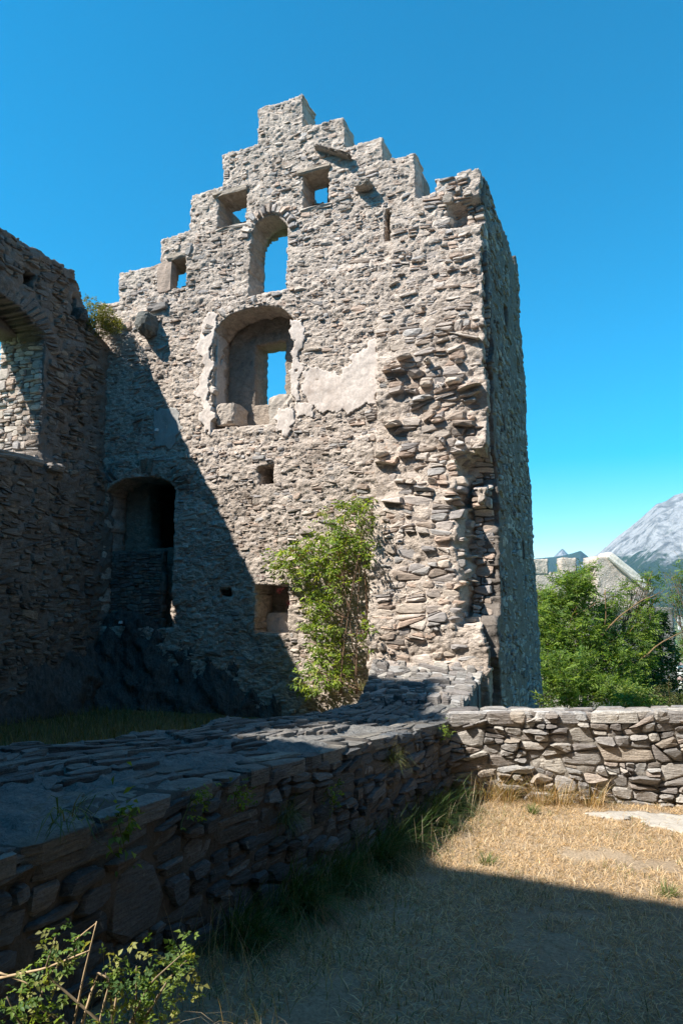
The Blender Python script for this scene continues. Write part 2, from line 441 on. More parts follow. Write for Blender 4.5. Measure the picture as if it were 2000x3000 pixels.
PL = [  # ragged plaster left on the wall
    ('plaster_patch', ZP([(150, 215), (245, 180), (222, 300), (195, 440), (190, 860), (215, 1000), (212, 1100), (140, 1118), (125, 1000), (132, 860), (80, 800), (95, 700), (130, 600), (85, 420), (120, 330)])),
    ('plaster_patch', ZP([(805, 262), (900, 240), (905, 400), (880, 470), (868, 560), (880, 700), (870, 850), (838, 845), (812, 780), (806, 620), (815, 430)])),
    ('plaster_patch', ZP([(690, 905), (832, 880), (832, 1010), (800, 1060), (770, 1108), (700, 1098), (708, 1020), (688, 980)])),
    ('plaster_patch', ZP([(885, 640), (1010, 600), (1140, 650), (1210, 640), (1250, 490), (1350, 470), (1380, 400), (1470, 400), (1476, 835), (1500, 900), (1400, 870), (1300, 905), (1180, 925), (1090, 930), (1040, 980), (990, 900), (940, 870), (890, 800)])),
    ('plaster_patch', ZP([(850, 870), (940, 880), (955, 950), (900, 1000), (850, 990)]))]
SHP = [fz(*p) for p in [(455, 1215), (510, 1190), (540, 1250), (520, 1310), (470, 1310), (462, 1260)]]
def in_plaster(u, w):
    r = np.zeros(np.shape(u), bool)
    for _, P in PL: r |= inpoly(u, w, P)
    return r | inpoly(u, w, SHP)
def off_f(u, w):
    return .05*sstep(4.95, 4.80, w) + .035*sstep(7.95, 7.82, w) + .05*fbm(u*.8, w*.8, o=3, seed=40)
def front_f(u, w):
    f = off_f(u, w)+.024+.03*fbm(u*5, w*7, o=3, seed=2)+.036*fbm(u*14, w*26, o=4, seed=9, gain=.7)
    return f-.012*in_plaster(u, w)
slab('mortar_bed', -9.75, -2.95, -.4, 11.6, .021, lambda u, w: inpoly(u, w, SIL) & ~holes_front(u, w), m_facade, front_f, TF, M_MORTAR, gable, seed=11, levels=7, rev=.055)
def front_r(u, w): return .03*fbm(u*7, w*9, o=3, seed=5)-.004
slab('rear_leaf', -9.75, -2.95, -.4, 10.4, .05, lambda u, w: inpoly(u, w, SILR) & ~holes_rear(u, w),
     lambda u, w, o: np.stack([u, DR-o, w], 1), front_r, TR, M_MIDMORTAR, gable, seed=12)
# dark passage behind the deep lower recess
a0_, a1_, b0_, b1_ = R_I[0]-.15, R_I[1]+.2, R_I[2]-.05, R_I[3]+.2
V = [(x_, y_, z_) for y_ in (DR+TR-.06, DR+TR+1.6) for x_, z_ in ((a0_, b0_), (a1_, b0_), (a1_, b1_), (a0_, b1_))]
mesh_obj('passage', V, [(4, 5, 6, 7), (0, 4, 7, 3), (5, 1, 2, 6), (3, 7, 6, 2), (0, 1, 5, 4)], M_SHADEMORTAR, gable)
polys = pack(-9.75, -2.9, -.3, 11.6, .0075, 2.3, R, tilt=.16, spread=.75)
WH = [W_A, W_B, W_C, W_D, W_E, W_F, W_G, W_H, W_J]
def mask_f(u, w):
    return inpoly(u, w, SIL) & ~holes_front(u, w) & ~in_plaster(u, w) & ~((u > -3.45) & (w < 8.9)) & ~((u > -3.62) & (w < 7.4))
def h_f(c, a):
    return R.choice([.006, .012, .018, .023, .028, .036, .048])*(.8+.5*min(1, a/.02))
def score_f(c):
    s = 1.0
    if c[0] < -9.3: s *= .2
    if c[1] < 1: s *= .1
    return s*(1/(1+.05*(abs(c[0]+4))))
rubble(gable, polys, m_facade, mask_f, R, PAL_WARM, M_STONE, .007, h_f, off_f, .06, 300, score_f, seed=3)
for i, (nm, P) in enumerate(PL+[('plaster_patch', SHP)]):
    a = np.array(P); u0, w0 = a.min(0)-.05; u1, w1 = a.max(0)+.05
    slab(nm, u0, u1, w0, w1, .02, lambda u, w: inpoly(u, w, P), m_facade,
         lambda u, w: off_f(u, w)+.042+.022*fbm(u*4, w*4, o=4, seed=50+i), .1, M_PLASTER if i < 5 else M_GREYPL, gable, seed=60+i, edge_noise=.06)
def block(name, u0, u1, w0, w1, o0, o1, mat, parent, mp=m_facade, col=(.36, .31, .26), seed=0, rot=0.0, n=4, rnd=.0, jag=.035):
    """one dressed or rough stone: a box whose faces are gridded and roughened"""
    rs = np.random.RandomState(seed); g = np.linspace(0, 1, n)
    V = {}; VL = []; F = []
    def vid(a, b, c):
        k = (a, b, c)
        if k not in V:
            V[k] = len(VL); VL.append((g[a], g[b], g[c]))
        return V[k]
    m = n-1
    for a in range(m):
        for b in range(m):
            F += [(vid(a, b, m), vid(a+1, b, m), vid(a+1, b+1, m), vid(a, b+1, m)), (vid(a, b, 0), vid(a, b+1, 0), vid(a+1, b+1, 0), vid(a+1, b, 0)),
                  (vid(a, 0, b), vid(a+1, 0, b), vid(a+1, 0, b+1), vid(a, 0, b+1)), (vid(a, m, b), vid(a, m, b+1), vid(a+1, m, b+1), vid(a+1, m, b)),
                  (vid(0, a, b), vid(0, a, b+1), vid(0, a+1, b+1), vid(0, a+1, b)), (vid(m, a, b), vid(m, a+1, b), vid(m, a+1, b+1), vid(m, a, b+1))]
    q = np.array(VL); sz = np.array([u1-u0, w1-w0, o1-o0])
    edge = np.abs(q-.5) > .49; nb = edge.sum(1)
    q = .5+(q-.5)*(1-np.where(nb >= 2, .05, 0)-np.where(nb == 3, .05, 0))[:, None]
    v = q-.5; sph = v/np.maximum(np.linalg.norm(v, axis=1, keepdims=True), 1e-6)*.56
    q = .5+v*(1-rnd)+sph*rnd
    q = q*sz+rs.normal(0, jag, q.shape)*np.minimum(sz, .25)
    cu, cw = (u1-u0)/2, (w1-w0)/2
    a, b = q[:, 0]-cu, q[:, 1]-cw
    u = u0+cu+a*math.cos(rot)-b*math.sin(rot); w = w0+cw+a*math.sin(rot)+b*math.cos(rot)
    return mesh_obj(name, mp(u, w, o0+q[:, 2]), F, mat, parent, col)
def off_at(u, w): return float(off_f(np.array([u]), np.array([w]))[0])
p = fz(450, 962); block('corbel', p[0]-.17, p[0]+.17, p[1]-.22, p[1]+.22, -.2, .42, M_SCHIST, gable, col=(.17, .17, .155), seed=1, n=7, rnd=.6, jag=.05)
p = fz(470, 905); block('corbel', p[0]-.2, p[0]+.25, p[1]-.08, p[1]+.06, -.1, .16, M_SCHIST, gable, col=(.30, .27, .25), seed=2)
p = fz(985, 452); block('drip_ledge', p[0]-.42, p[0]+.34, p[1]-.03, p[1]+.03, -.1, .17, M_SCHIST, gable, col=(.34, .28, .23), seed=3, rot=-.5, n=7, jag=.09)
p = fz(1070, 552); block('corbel', p[0]-.14, p[0]+.14, p[1]-.06, p[1]+.07, -.1, .22, M_SCHIST, gable, col=(.38, .33, .28), seed=5, n=6, rnd=.5, jag=.05)
for i, (b, dz) in enumerate(((W_B, .1), (W_C, .12), (W_A, .09), (W_H, .13))):        # lintels over the small windows and the niche
    block('lintel', b[0]-.12, b[1]+.04, b[3]-.01, b[3]+dz, -.45, .075, M_SCHIST, gable, col=(.42, .35, .28), seed=8+i)
block('jamb_stone', W_C[0]-.34, W_C[0]+.0, W_C[2]-.03, W_C[3]+.03, -.15, .06, M_STONE, gable, col=(.40, .31, .25), seed=20)
for i, b in enumerate((W_A, W_B, W_D, W_H)):
    block('sill', b[0]-.05, b[1]+.05, b[2]-.06, b[2]+.015, -.5, .06, M_STONE, gable, col=(.47, .41, .35), seed=24+i)
# window seat stubs in the big window
p = box((632, 1180), (690, 1242)); block('window_seat', p[0]+.02, p[1]-.02, p[2], p[3]-.03, -.5, .03, M_STONE, gable, col=(.47, .40, .34), seed=30, n=8, rnd=.04, jag=.03)
p = box((788, 1160), (862, 1242)); block('window_seat', p[0], p[1]+.03, p[2]-.05, p[3], -.5, .04, M_STONE, gable, col=(.47, .41, .35), seed=31, n=8, rnd=.04, jag=.04)
p = box((757, 1795), (853, 1858)); block('niche_block', p[0]-.02, p[1]+.02, p[2]-.02, p[3], -.52, -.30, M_PLASTER, gable, col=(.4, .3, .25), seed=33, n=6)
p = box((640, 925), (862, 1000))
slab('recess_plaster', W_E[0]+.01, W_E[0]+.62, W_E[2]+.3, W_E[3]-.3, .03, lambda u, w: (u-W_E[0]) < .16+.5*fbm(u*3, w*3, o=3, seed=77)+.14*(w < W_E[2]+.8),
     lambda u, w, o: np.stack([np.full_like(u, W_E[0]+.018)+o, D+.03+(u-W_E[0]), w], 1), lambda u, w: .01+.01*fbm(u*5, w*5, o=2, seed=3), .03, M_PLASTER, gable, seed=78)
def voussoirs(parent, c, a, b, t0, t1, n, th, mp, o0, o1, pal, mat, seed, rot=0):
    rs = random.Random(seed)
    for i in range(n):
        ta = t0+(t1-t0)*(i+.05)/n; tb = t0+(t1-t0)*(i+.92)/n
        t_ = th*rs.uniform(.75, 1.2); s = 1.0
        Q = [(c[0]+a*s*math.cos(ta), c[1]+b*s*math.sin(ta)), (c[0]+(a+t_)*math.cos(ta), c[1]+(b+t_)*math.sin(ta)),
             (c[0]+(a+t_)*math.cos(tb), c[1]+(b+t_)*math.sin(tb)), (c[0]+a*s*math.cos(tb), c[1]+b*s*math.sin(tb))]
        V, F = stone_shape(Q, .004, o1*rs.uniform(.6, 1.3), -o0, rs, False)
        mesh_obj('voussoir', mp(V[:, 0], V[:, 1], V[:, 2]), F, mat, parent, pick(pal, rs))
nf = (W_I[0]-.02, fz(464, 1700)[0], W_I[2]-.05, fz(400, 1612)[1])
slab('niche_fill', nf[0], nf[1], nf[2], nf[3], .03, lambda u, w: (u < nf[1]-.02-.05*fbm(w*4, w*0, o=2, seed=91)), m_facade, lambda u, w: -.16+.04*fbm(u*5, w*6, o=3, seed=92)+.03*fbm(u*15, w*22, o=3, seed=93), .3, M_SHADEMORTAR, gable, seed=94)
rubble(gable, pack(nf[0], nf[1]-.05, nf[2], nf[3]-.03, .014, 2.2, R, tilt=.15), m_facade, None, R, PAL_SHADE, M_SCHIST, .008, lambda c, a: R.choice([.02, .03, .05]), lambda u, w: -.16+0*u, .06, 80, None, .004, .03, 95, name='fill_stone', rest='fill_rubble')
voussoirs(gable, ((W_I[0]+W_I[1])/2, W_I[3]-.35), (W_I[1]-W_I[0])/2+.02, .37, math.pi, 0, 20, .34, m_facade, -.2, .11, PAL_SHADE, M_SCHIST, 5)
voussoirs(gable, ((W_E[0]+W_E[1])/2, W_E[3]-.42), (W_E[1]-W_E[0])/2+.03, .44, math.pi*.97, .03*math.pi, 17, .2, m_facade, -.2, .08, PAL_WARM, M_STONE, 6)
voussoirs(gable, ((W_D[0]+W_D[1])/2, W_D[3]-.42), (W_D[1]-W_D[0])/2+.03, .44, math.pi*.97, .03*math.pi, 13, .18, m_facade, -.2, .08, PAL_WARM, M_STONE, 9)

# ================================================================== TORN SIDE WALL (rough broken end, dark outer face)
torn = tag(empty('ruined_tower'), 'broken rubble wall end with big jutting stones and a tall shaded outer face', 'wall')
R2 = random.Random(21)
def edge_r(w):                                            # ragged right edge of the broken end
    e = XO-.02+.05*fbm(np.asarray(w)*1.7, 0*np.asarray(w)+3, o=3, seed=8)
    return e-.10*sstep(3.9, 3.5, w)*sstep(1.5, 1.8, w)
def edge_l(w): return np.where(np.asarray(w) > 7.45, -3.42, -3.66)+.02*fbm(np.asarray(w)*4, 0*np.asarray(w), o=2, seed=18)
def top_t(u): return np.where(u > -2.62, 9.13, np.where(u > -2.99, 8.87, 8.75))+.04*fbm(u*6, u*0, o=2, seed=30)
def off_t(u, w):
    o = .05+.45*sstep(5.2, 1.2, w)+.08*sstep(6.9, 6.3, w)
    o += .10*fbm(u*1.6, w*2.2, o=3, seed=31)*sstep(7.2, 6.3, w)
    o -= .3*sstep(8.7, 8.5, w)*sstep(8.15, 8.35, w)*sstep(-2.55, -2.3, u)            # bite under the merlon
    nb = .16*fbm(u*3, w*3, o=3, seed=37)
    o -= .5*sstep(4.5, 4.2, w+nb)*sstep(1.7, 1.95, w+nb)*sstep(-2.36, -2.16, u+nb)*(1-.8*sstep(3.55, 3.65, w)*sstep(3.95, 3.85, w)*sstep(-2.12, -2.02, u))
    return o
def mask_t(u, w): return (u > edge_l(w)) & (u < edge_r(w)) & (w < top_t(u)) & (w > -.2)
slab('mortar_bed', -3.75, -1.75, -.2, 9.25, .025, mask_t, m_facade,
     lambda u, w: off_t(u, w)+.026+.035*fbm(u*4, w*6, o=3, seed=33)+.04*fbm(u*14, w*24, o=4, seed=34, gain=.7), .75, M_MORTAR, torn, seed=35)
up = pack(-3.7, -1.75, 6.55, 9.2, .016, 2.9, R2, tilt=.1, spread=.7)
lo = pack(-3.72, -1.8, .3, 6.6, .030, 2.2, R2, tilt=.2, spread=.8)
def mask_ts(u, w): return (u > edge_l(w)-.03) & (u < edge_r(w)+.05) & (w < top_t(u)) & (w > .2)
def h_t(c, a):
    if c[1] > 6.55: return R2.choice([.012, .02, .03, .045, .065])
    big = R2.random() < .17 and 3.6 < c[1] < 6.5
    return R2.uniform(.10, .20) if big else R2.choice([.015, .03, .045, .06, .08])
rubble(torn, up+lo, m_facade, mask_ts, R2, PAL_WARM, M_STONE, .008, h_t, off_t, .12, 300, None, .004, .07, 12, rough=.9)
# outer face: in shade, seen at a grazing angle
YF = 14.45
def mask_o(u, w):
    return (u > D+.1-.5*sstep(5.2, 1.2, w)+.24*sstep(4.5, 4.1, w)*sstep(1.7, 2.1, w)+.10*fbm(w*3, w*0, o=3, seed=46)) & (u < YF+(9.1-w)*.085+.05*fbm(w*2.5, w*0, o=3, seed=41)) & (w < 9.1+.06*fbm(u*3, u*0, o=2, seed=42)+.22*(u > 13.9)) & \
        ~rectm(u, w, 12.2, 12.5, 7.1, 7.6) & ~rectm(u, w, 13.1, 13.35, 2.9, 3.3) & ~rectm(u, w, 11.4, 11.6, 5.0, 5.3)
slab('outer_face', 9.6, 15.6, -1.4, 9.4, .035, mask_o, m_outer,
     lambda u, w: .016+.05*fbm(u*2.2, w*1.6, o=3, seed=43)+.035*fbm(u*11, w*14, o=4, seed=44, gain=.65), .22, M_SHADEMORTAR, torn, seed=45, levels=6, rev=.07)
op = pack(9.9, 15.3, -1.2, 9.1, .026, 2.2, R2, tilt=.2)
rubble(torn, op, m_outer, mask_o, R2, PAL_GREY, M_SCHIST, .01, lambda c, a: R2.choice([.008, .02, .032, .048]), None, .06, 120,
       lambda c: 1.0 if c[0] < 13 else .4, .004, .05, 15, name='outer_stone', rest='outer_rubble')
qp = pack(-2.14, XO+.02, .9, 8.7, .022, 1.5, R2, tilt=.15)
rubble(torn, qp, lambda u, w, o: np.stack([u, D+.1-.5*sstep(5.2, 1.2, w)+.24*sstep(4.5, 4.1, w)*sstep(1.7, 2.1, w)*(1-.9*sstep(3.5, 3.6, w)*sstep(3.95, 3.85, w))-o, w], 1), None, R2, PAL_WARM, M_STONE, .008, lambda c, a: R2.choice([.0, .02, .035, .055]), None, .12, 120, None, .004, .05, 16, name='quoin_stone', rest='quoin_rubble', rough=1.2)
# ------------------------------------------------------------------ inner return behind the merlon
slab('parapet_back', -2.62, XO-.45, 8.2, 9.12, .06, lambda u, w: (u > -3) & (w < 9.1), m_facade, lambda u, w: 0*u-.6, .5, M_SHADEMORTAR, torn, seed=47)

# ================================================================== ARCH WALL on the left
arch = tag(empty('stone_arcade'), 'shaded rubble wall with a round arched opening, meeting the stepped gable at a corner', 'wall')
R3 = random.Random(33)
AC, AR, AS, AH = 7.40, 1.43, 6.62, .6                             # arch centre (along Y), half width, springing height
def top_l(u):
    u = np.asarray(u, float)
    t = 8.32+0*u
    t = np.where(u > 9.38, 8.32-(u-9.38)*1.55, t); t = np.where(u > 9.98, 7.36-(u-9.98)*.3, t)
    return t+.05*fbm(u*4, u*0, o=3, seed=51)*(u > 9.3)
def hole_l(u, w):
    return archm(u, w, AC-AR, AC+AR, 4.55, AS+AH, AH) | rectm(u, w, *sorted([lz(67, 800)[0], lz(103, 800)[0]]), lz(80, 838)[1], lz(80, 790)[1]) \
        | rectm(u, w, lz(208, 900)[0], lz(222, 900)[0], lz(215, 925)[1], lz(215, 865)[1])
def mask_l(u, w): return (w < top_l(u)) & ~hole_l(u, w)
def off_l(u, w): return .06*fbm(u*.9, w*.9, o=3, seed=52)+.10*sstep(4.75, 4.55, w)
slab('mortar_bed', 4.6, 10.62, -.3, 8.6, .03, mask_l, m_left, lambda u, w: off_l(u, w)+.02+.05*fbm(u*5, w*6, o=3, seed=53)+.03*fbm(u*15, w*20, o=3, seed=54), .55, M_SHADEMORTAR, arch, seed=55)
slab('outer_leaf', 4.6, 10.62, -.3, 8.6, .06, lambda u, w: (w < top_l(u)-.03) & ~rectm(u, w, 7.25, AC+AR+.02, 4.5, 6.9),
     lambda u, w, o: np.stack([XL-.545+o, u, w], 1), lambda u, w: .03*fbm(u*6, w*6, o=3, seed=57), .55, M_SHADEMORTAR, arch, seed=56)
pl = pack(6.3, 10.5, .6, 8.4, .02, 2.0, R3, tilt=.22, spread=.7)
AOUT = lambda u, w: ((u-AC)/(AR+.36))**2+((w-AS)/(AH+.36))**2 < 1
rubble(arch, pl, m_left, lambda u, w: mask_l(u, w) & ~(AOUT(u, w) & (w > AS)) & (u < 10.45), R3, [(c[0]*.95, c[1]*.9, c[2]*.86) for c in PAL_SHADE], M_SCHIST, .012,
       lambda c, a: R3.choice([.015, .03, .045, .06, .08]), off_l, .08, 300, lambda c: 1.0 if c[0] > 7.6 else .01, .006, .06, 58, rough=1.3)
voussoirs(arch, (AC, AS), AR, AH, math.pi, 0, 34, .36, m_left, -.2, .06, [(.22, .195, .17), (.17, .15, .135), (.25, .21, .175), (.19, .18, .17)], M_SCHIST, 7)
# right jamb of the arch: coursed stones facing the light
jp = pack(XL-1.08, XL-.02, 4.6, 6.9, .02, 2.2, R3, tilt=.12)
rubble(arch, jp, lambda u, w, o: np.stack([u, AC+AR-o, w], 1), None, R3, PAL_WARM, M_STONE, .004, lambda c, a: R3.choice([.0, .015, .03, .05]), None, .05, 60, None, .006, .02, 59, name='jamb_stone', rest='jamb_rubble')
block('arch_sill', 7.0, AC+AR+.05, 4.45, 4.60, -.9, .16, M_SCHIST, arch, m_left, (.32, .29, .26), 61, n=6)
p = lz(135, 1372); block('corbel', p[0]-.14, p[0]+.2, p[1]-.07, p[1]+.07, -.1, .30, M_SCHIST, arch, m_left, (.34, .30, .27), 62, 0, 6, .4, .05)
p = lz(226, 925); block('corbel', p[0]-.10, p[0]+.12, p[1]-.13, p[1]+.13, -.1, .2, M_SCHIST, arch, m_left, (.10, .10, .095), 63, 0, 6, .5, .05)
# unseen extension past the frame, added and notched to shape the yard's shade
def top_tall(u):
    u = np.asarray(u, float)
    t = np.where(u < .1, 13.35, np.where(u < 1.95, 12.8, np.where(u < 4.0, 9.6, 8.32)))
    return np.where((u > -2.7) & (u < -.4), 11.6, t)
slab('shade_block', -4.0, 4.66, -.3, 13.5, .07, lambda u, w: w < top_tall(u), m_left, lambda u, w: .06*fbm(u*4, w*5, o=3, seed=64), 1.1, M_SHADEMORTAR, arch, seed=65)

# ================================================================== REAR GABLE behind the camera (unseen, added to shade the lawn and cut sky fill)
rear = tag(empty('rear_blocker'), 'tall unseen rubble cross wall added behind the camera to shade the yard', 'wall')
YR = -2.5
def mask_r(u, w):
    return (w < 12.75+0*u+.06*fbm(u*2, u*0, o=2, seed=70)) & ~archm(u, w, -7.6, -5.75, 7.35, 10.3, .3)  # opening added to let sun onto the rose shrub
slab('masonry', -10.5, 8.0, -.3, 13.0, .07, mask_r, lambda u, w, o: np.stack([u, YR+o, w], 1), lambda u, w: .05*fbm(u*4, w*5, o=3, seed=71), .9, M_SHADEMORTAR, rear, seed=72, flip=True)

# ================================================================== FILL BLOCKER: wall added out of frame on the right to cut sky light
fill_wall = tag(empty('fill_blocker'), 'tall unseen rubble wall added beside the yard to block sky fill', 'wall')
slab('masonry', -3.4, 8.9, -.4, 9.0, .08, lambda u, w: w < 8.6+.08*fbm(u*2, u*0, o=2, seed=73), lambda u, w, o: np.stack([2.9-o, u, w], 1), lambda u, w: .06*fbm(u*4, w*5, o=3, seed=74), .9, M_SHADEMORTAR, fill_wall, seed=75, flip=True)
# ================================================================== GROUND
def lawn_z(x, y): return .36*sstep(7.0, 0.0, y)+.02*fbm(np.asarray(x)*1.3, np.asarray(y)*1.3, o=3, seed=80)
def court_z(x, y): return .22+.05*fbm(np.asarray(x)*.9, np.asarray(y)*.9, o=3, seed=81)
def sheet(name, x0, x1, y0, y1, step, zf, mat, **k):
    nx, ny = int((x1-x0)/step), int((y1-y0)/step)
    X, Y = np.meshgrid(np.linspace(x0, x1, nx+1), np.linspace(y0, y1, ny+1), indexing='ij')
    V = np.stack([X.ravel(), Y.ravel(), np.asarray(zf(X, Y)).ravel()], 1)
    I, J = np.meshgrid(np.arange(nx), np.arange(ny), indexing='ij'); I = I.ravel(); J = J.ravel(); n = ny+1
    F = np.stack([I*n+J, (I+1)*n+J, (I+1)*n+J+1, I*n+J+1], 1)
    return mesh_obj(name, V, F, mat, None, smooth=True)
def ground_mat(name, a, b, c, sc=1.2):
    m, nt, N, L = new_mat(name); tc = N('ShaderNodeTexCoord'); P = tc.outputs['Object']
    n1 = noise(N, L, P, sc, 5, .65, .4); n2 = noise(N, L, P, 45, 5, .7); n3 = noise(N, L, P, sc*5, 4, .6, .3)
    col = mixc(N, L, 'MIX', ramp(N, L, n1, [(.4, 0.), (.62, 1.)]), a, b)
    col = mixc(N, L, 'MIX', ramp(N, L, n3, [(.58, 0.), (.72, 1.)]), col, c)
    col = mixc(N, L, 'MULTIPLY', 1.0, col, ramp(N, L, n2, [(.25, .55), (.75, 1.35)]))
    bs = N('ShaderNodeBsdfPrincipled'); bs.inputs['Roughness'].default_value = .95; bs.inputs['Specular IOR Level'].default_value = .1
    L(col, bs.inputs['Base Color']); bp = N('ShaderNodeBump'); bp.inputs['Strength'].default_value = .8; bp.inputs['Distance'].default_value = .03
    L(n2, bp.inputs['Height']); L(bp.outputs[0], bs.inputs['Normal'])
    o = N('ShaderNodeOutputMaterial'); L(bs.outputs[0], o.inputs[0]); return m
M_LAWN = ground_mat('dry_lawn', (.42, .325, .225), (.36, .275, .19), (.26, .21, .125))
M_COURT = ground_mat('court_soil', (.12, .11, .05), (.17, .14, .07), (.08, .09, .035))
M_PALE = stone_mat('pale_ground', (.42, .385, .335), strata=(1, 1, 1), var=.3, stain=(.40, .35, .28), stain_amt=.5, bump=.4)
tag(sheet('lawn', -2.6, 5.0, -2.4, 8.7, .08, lawn_z, M_LAWN), kind='structure')
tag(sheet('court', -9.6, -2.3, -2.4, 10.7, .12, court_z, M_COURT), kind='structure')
pc = hit(1930, 2405, 2, 0.0)
def pale_mask(u, w): return ((u-pc[0]-.12)/.75)**2+((w-pc[1])/.36)**2+.9*fbm(u*2.2, w*3, o=3, seed=83) < .8
o = slab('bare_ground', pc[0]-1.0, pc[0]+1.4, pc[1]-.7, pc[1]+.65, .035, pale_mask, lambda u, w, o: np.stack([u, w, lawn_z(u, w)+.012+o], 1), lambda u, w: .01*fbm(u*5, w*5, o=3, seed=84), .03, M_PALE, None, seed=85)
tag(o, kind='structure')

# ------------------------------------------------------------------ bedrock under the walls
def rock_apron(name, u0, u1, w0, w1, step, ztop, mp, slope, seed, amp=.22, mat=None):
    nu, nw = int((u1-u0)/step), int((w1-w0)/step)
    U, W = np.meshgrid(np.linspace(u0, u1, nu+1), np.linspace(w0, w1, nw+1), indexing='ij')
    zt = ztop(U)-.1+.12*fbm(U*1.3, W*.2, o=3, seed=seed)
    rd = 1-np.abs(fbm(U*1.1+W*.55, W*.5-U*.2, o=4, seed=seed+1))
    o = (zt-W)*slope+amp*(rd-.75)*2+.12*fbm(U*4+W*2, W*3, o=4, seed=seed+2)
    st = W*.75+U*.55+.25*fbm(U*1.2, W*1.2, o=2, seed=seed+4); fr = st*3.1-np.floor(st*3.1); o = o+amp*.45*(fr**2-.4)
    st = W*.35-U*.9+.2*fbm(U*2, W*2, o=2, seed=seed+6); fr = st*2.3-np.floor(st*2.3); o = o+amp*.35*(fr-.5)
    o = np.where(W > zt, np.minimum(o, 0)*1.5-.06, o); o = np.maximum(o, -.3)
    V = mp(U.ravel(), W.ravel(), o.ravel())
    I, J = np.meshgrid(np.arange(nu), np.arange(nw), indexing='ij'); I = I.ravel(); J = J.ravel(); n = nw+1
    F = np.stack([I*n+J, (I+1)*n+J, (I+1)*n+J+1, I*n+J+1], 1)
    keep = (o.ravel()[F] > -.28).any(1) & ((W-zt).ravel()[F] < .06).all(1)
    return tag(mesh_obj(name, V, F[keep], mat or M_ROCK, None), kind='structure')
zf_ = sorted([fz(*q) for q in [(250, 1790), (310, 1800), (345, 1778), (420, 1800), (505, 1862), (574, 1868), (706, 1900), (790, 1980), (861, 2055), (950, 2150)]])
rock_apron('bedrock', -9.6, -5.0, -.3, 2.9, .04, lambda u: np.interp(u, [a for a, b in zf_], [b for a, b in zf_]), m_facade, .30, 90, amp=.15)
zl_ = sorted([lz(*q) for q in [(-200, 2050), (0, 1955), (90, 1870), (166, 1805), (310, 1790)]])
rock_apron('bedrock', 6.0, 10.6, -.3, 2.9, .04, lambda u: np.interp(u, [a for a, b in zl_], [b for a, b in zl_]), m_left, .36, 95, amp=.15)

# ================================================================== LOW WALL in the foreground
low = tag(empty('stone_rampart'), 'thick low ruined wall with a broad flat top of slabs, lying in shade', 'wall')
R4 = random.Random(44)
def xf(y): y = np.asarray(y, float); return np.where(y < 7.86, -1.95-(7.86-y)*.115, -1.95)
def xb(y): return np.interp(y, [0, 4.1, 4.8, 5.45, 6.3, 7.15, 8.45, 9.6, 10.6], [-4.8, -4.65, -4.15, -4.0, -3.95, -3.6, -3.3, -3.55, -3.7])
def ztop(y): return np.interp(y, [0, 3.7, 4.6, 5.8, 7.0, 7.8, 8.8, 9.6, 10.3], [1.16, 1.12, 1.06, .99, .90, .86, .90, 1.05, 1.45])
def m_low(u, w, o): return np.stack([xf(u)+(1-w)*.04+o, u, w], 1)
def m_ltop(u, w, o): return np.stack([xb(u)+(xf(u)-xb(u))*w/2, u, ztop(u)+o], 1)
def top_n(u, w):
    l = fbm(u*2.1, w*1.5, o=3, seed=101)
    return .05*np.round(l*5)/5*1.3+.02*fbm(u*6, w*4, o=3, seed=102)+.025*fbm(u*24, w*11, o=4, seed=103, gain=.65)-.05*sstep(1.75, 2.0, w)-.045
slab('wall_core', .6, 10.5, 0, 2.0, .03, lambda u, w: (w > .03+.06*fbm(u*3, u*0, o=3, seed=104)) & (w < 1.99), m_ltop, top_n, .8, M_TOP, low, seed=105, flip=True)
slab('mortar_bed', .6, 8.3, -.25, 1.16, .035, lambda u, w: w < ztop(u)-.06, m_low,
     lambda u, w: .012+.025*fbm(u*3, w*4, o=3, seed=106)+.03*fbm(u*14, w*14, o=3, seed=107), .3, M_SHADEJOINT, low, seed=108)
fp = pack(.7, 8.1, .0, 1.2, .027, 2.3, R4, tilt=.12, spread=.55)
PAL_LOW_SHADE = [(.12, .125, .13), (.15, .15, .15), (.09, .095, .10), (.16, .14, .125), (.13, .14, .15), (.20, .195, .19)]  # dark schist tones, darkened further to carry the face's shade
rubble(low, fp, m_low, lambda u, w: (w < ztop(u)-.02) & (w > -.1), R4, PAL_LOW_SHADE, M_SCHIST, .008, lambda c, a: R4.choice([.025, .035, .05, .065]), None, .08, 300,
       lambda c: 1.0 if c[0] > 2 else .2, .004, .05, 109)
cp = pack(.8, 8.6, 1.25, 2.06, .10, 2.0, R4, tilt=.2, spread=.6)
rubble(low, cp, m_ltop, lambda u, w: w < 2.2, R4, [(.22, .21, .195), (.17, .165, .16), (.27, .245, .21), (.23, .215, .195)], M_SCHIST, .014, lambda c, a: R4.choice([.0, .008, .016, .024]) if (c[1] > 1.6 or R4.random() < .4) else None,
       lambda u, w: -.05+0*u, .085, 300, None, .004, .09, 111, name='coping_slab', rough=.5, rest='coping_rubble')
cp = pack(.8, 9.0, .0, 1.5, .035, 2.6, R4, tilt=.3, spread=.9)
rubble(low, cp, m_ltop, lambda u, w: (w > .02) & (w < 1.5), R4, [(.20, .19, .18), (.16, .15, .145), (.24, .22, .20)], M_SCHIST, .012, lambda c, a: R4.choice([.0, .006, .012, .024]) if R4.random() < .8 else None,
       lambda u, w: -.03+.05*fbm(u*2.1, w*1.5, o=3, seed=101), .06, 300, lambda c: 1.0 if c[0] > 2.2 else .1, .004, .12, 113, name='top_slab', rough=.3, rest='top_rubble')
ep = [[(b, a) for a, b in P_] for P_ in pack(.05, 2.0, 8.7, 10.25, .026, 2.2, R4, tilt=.25, spread=.8)]
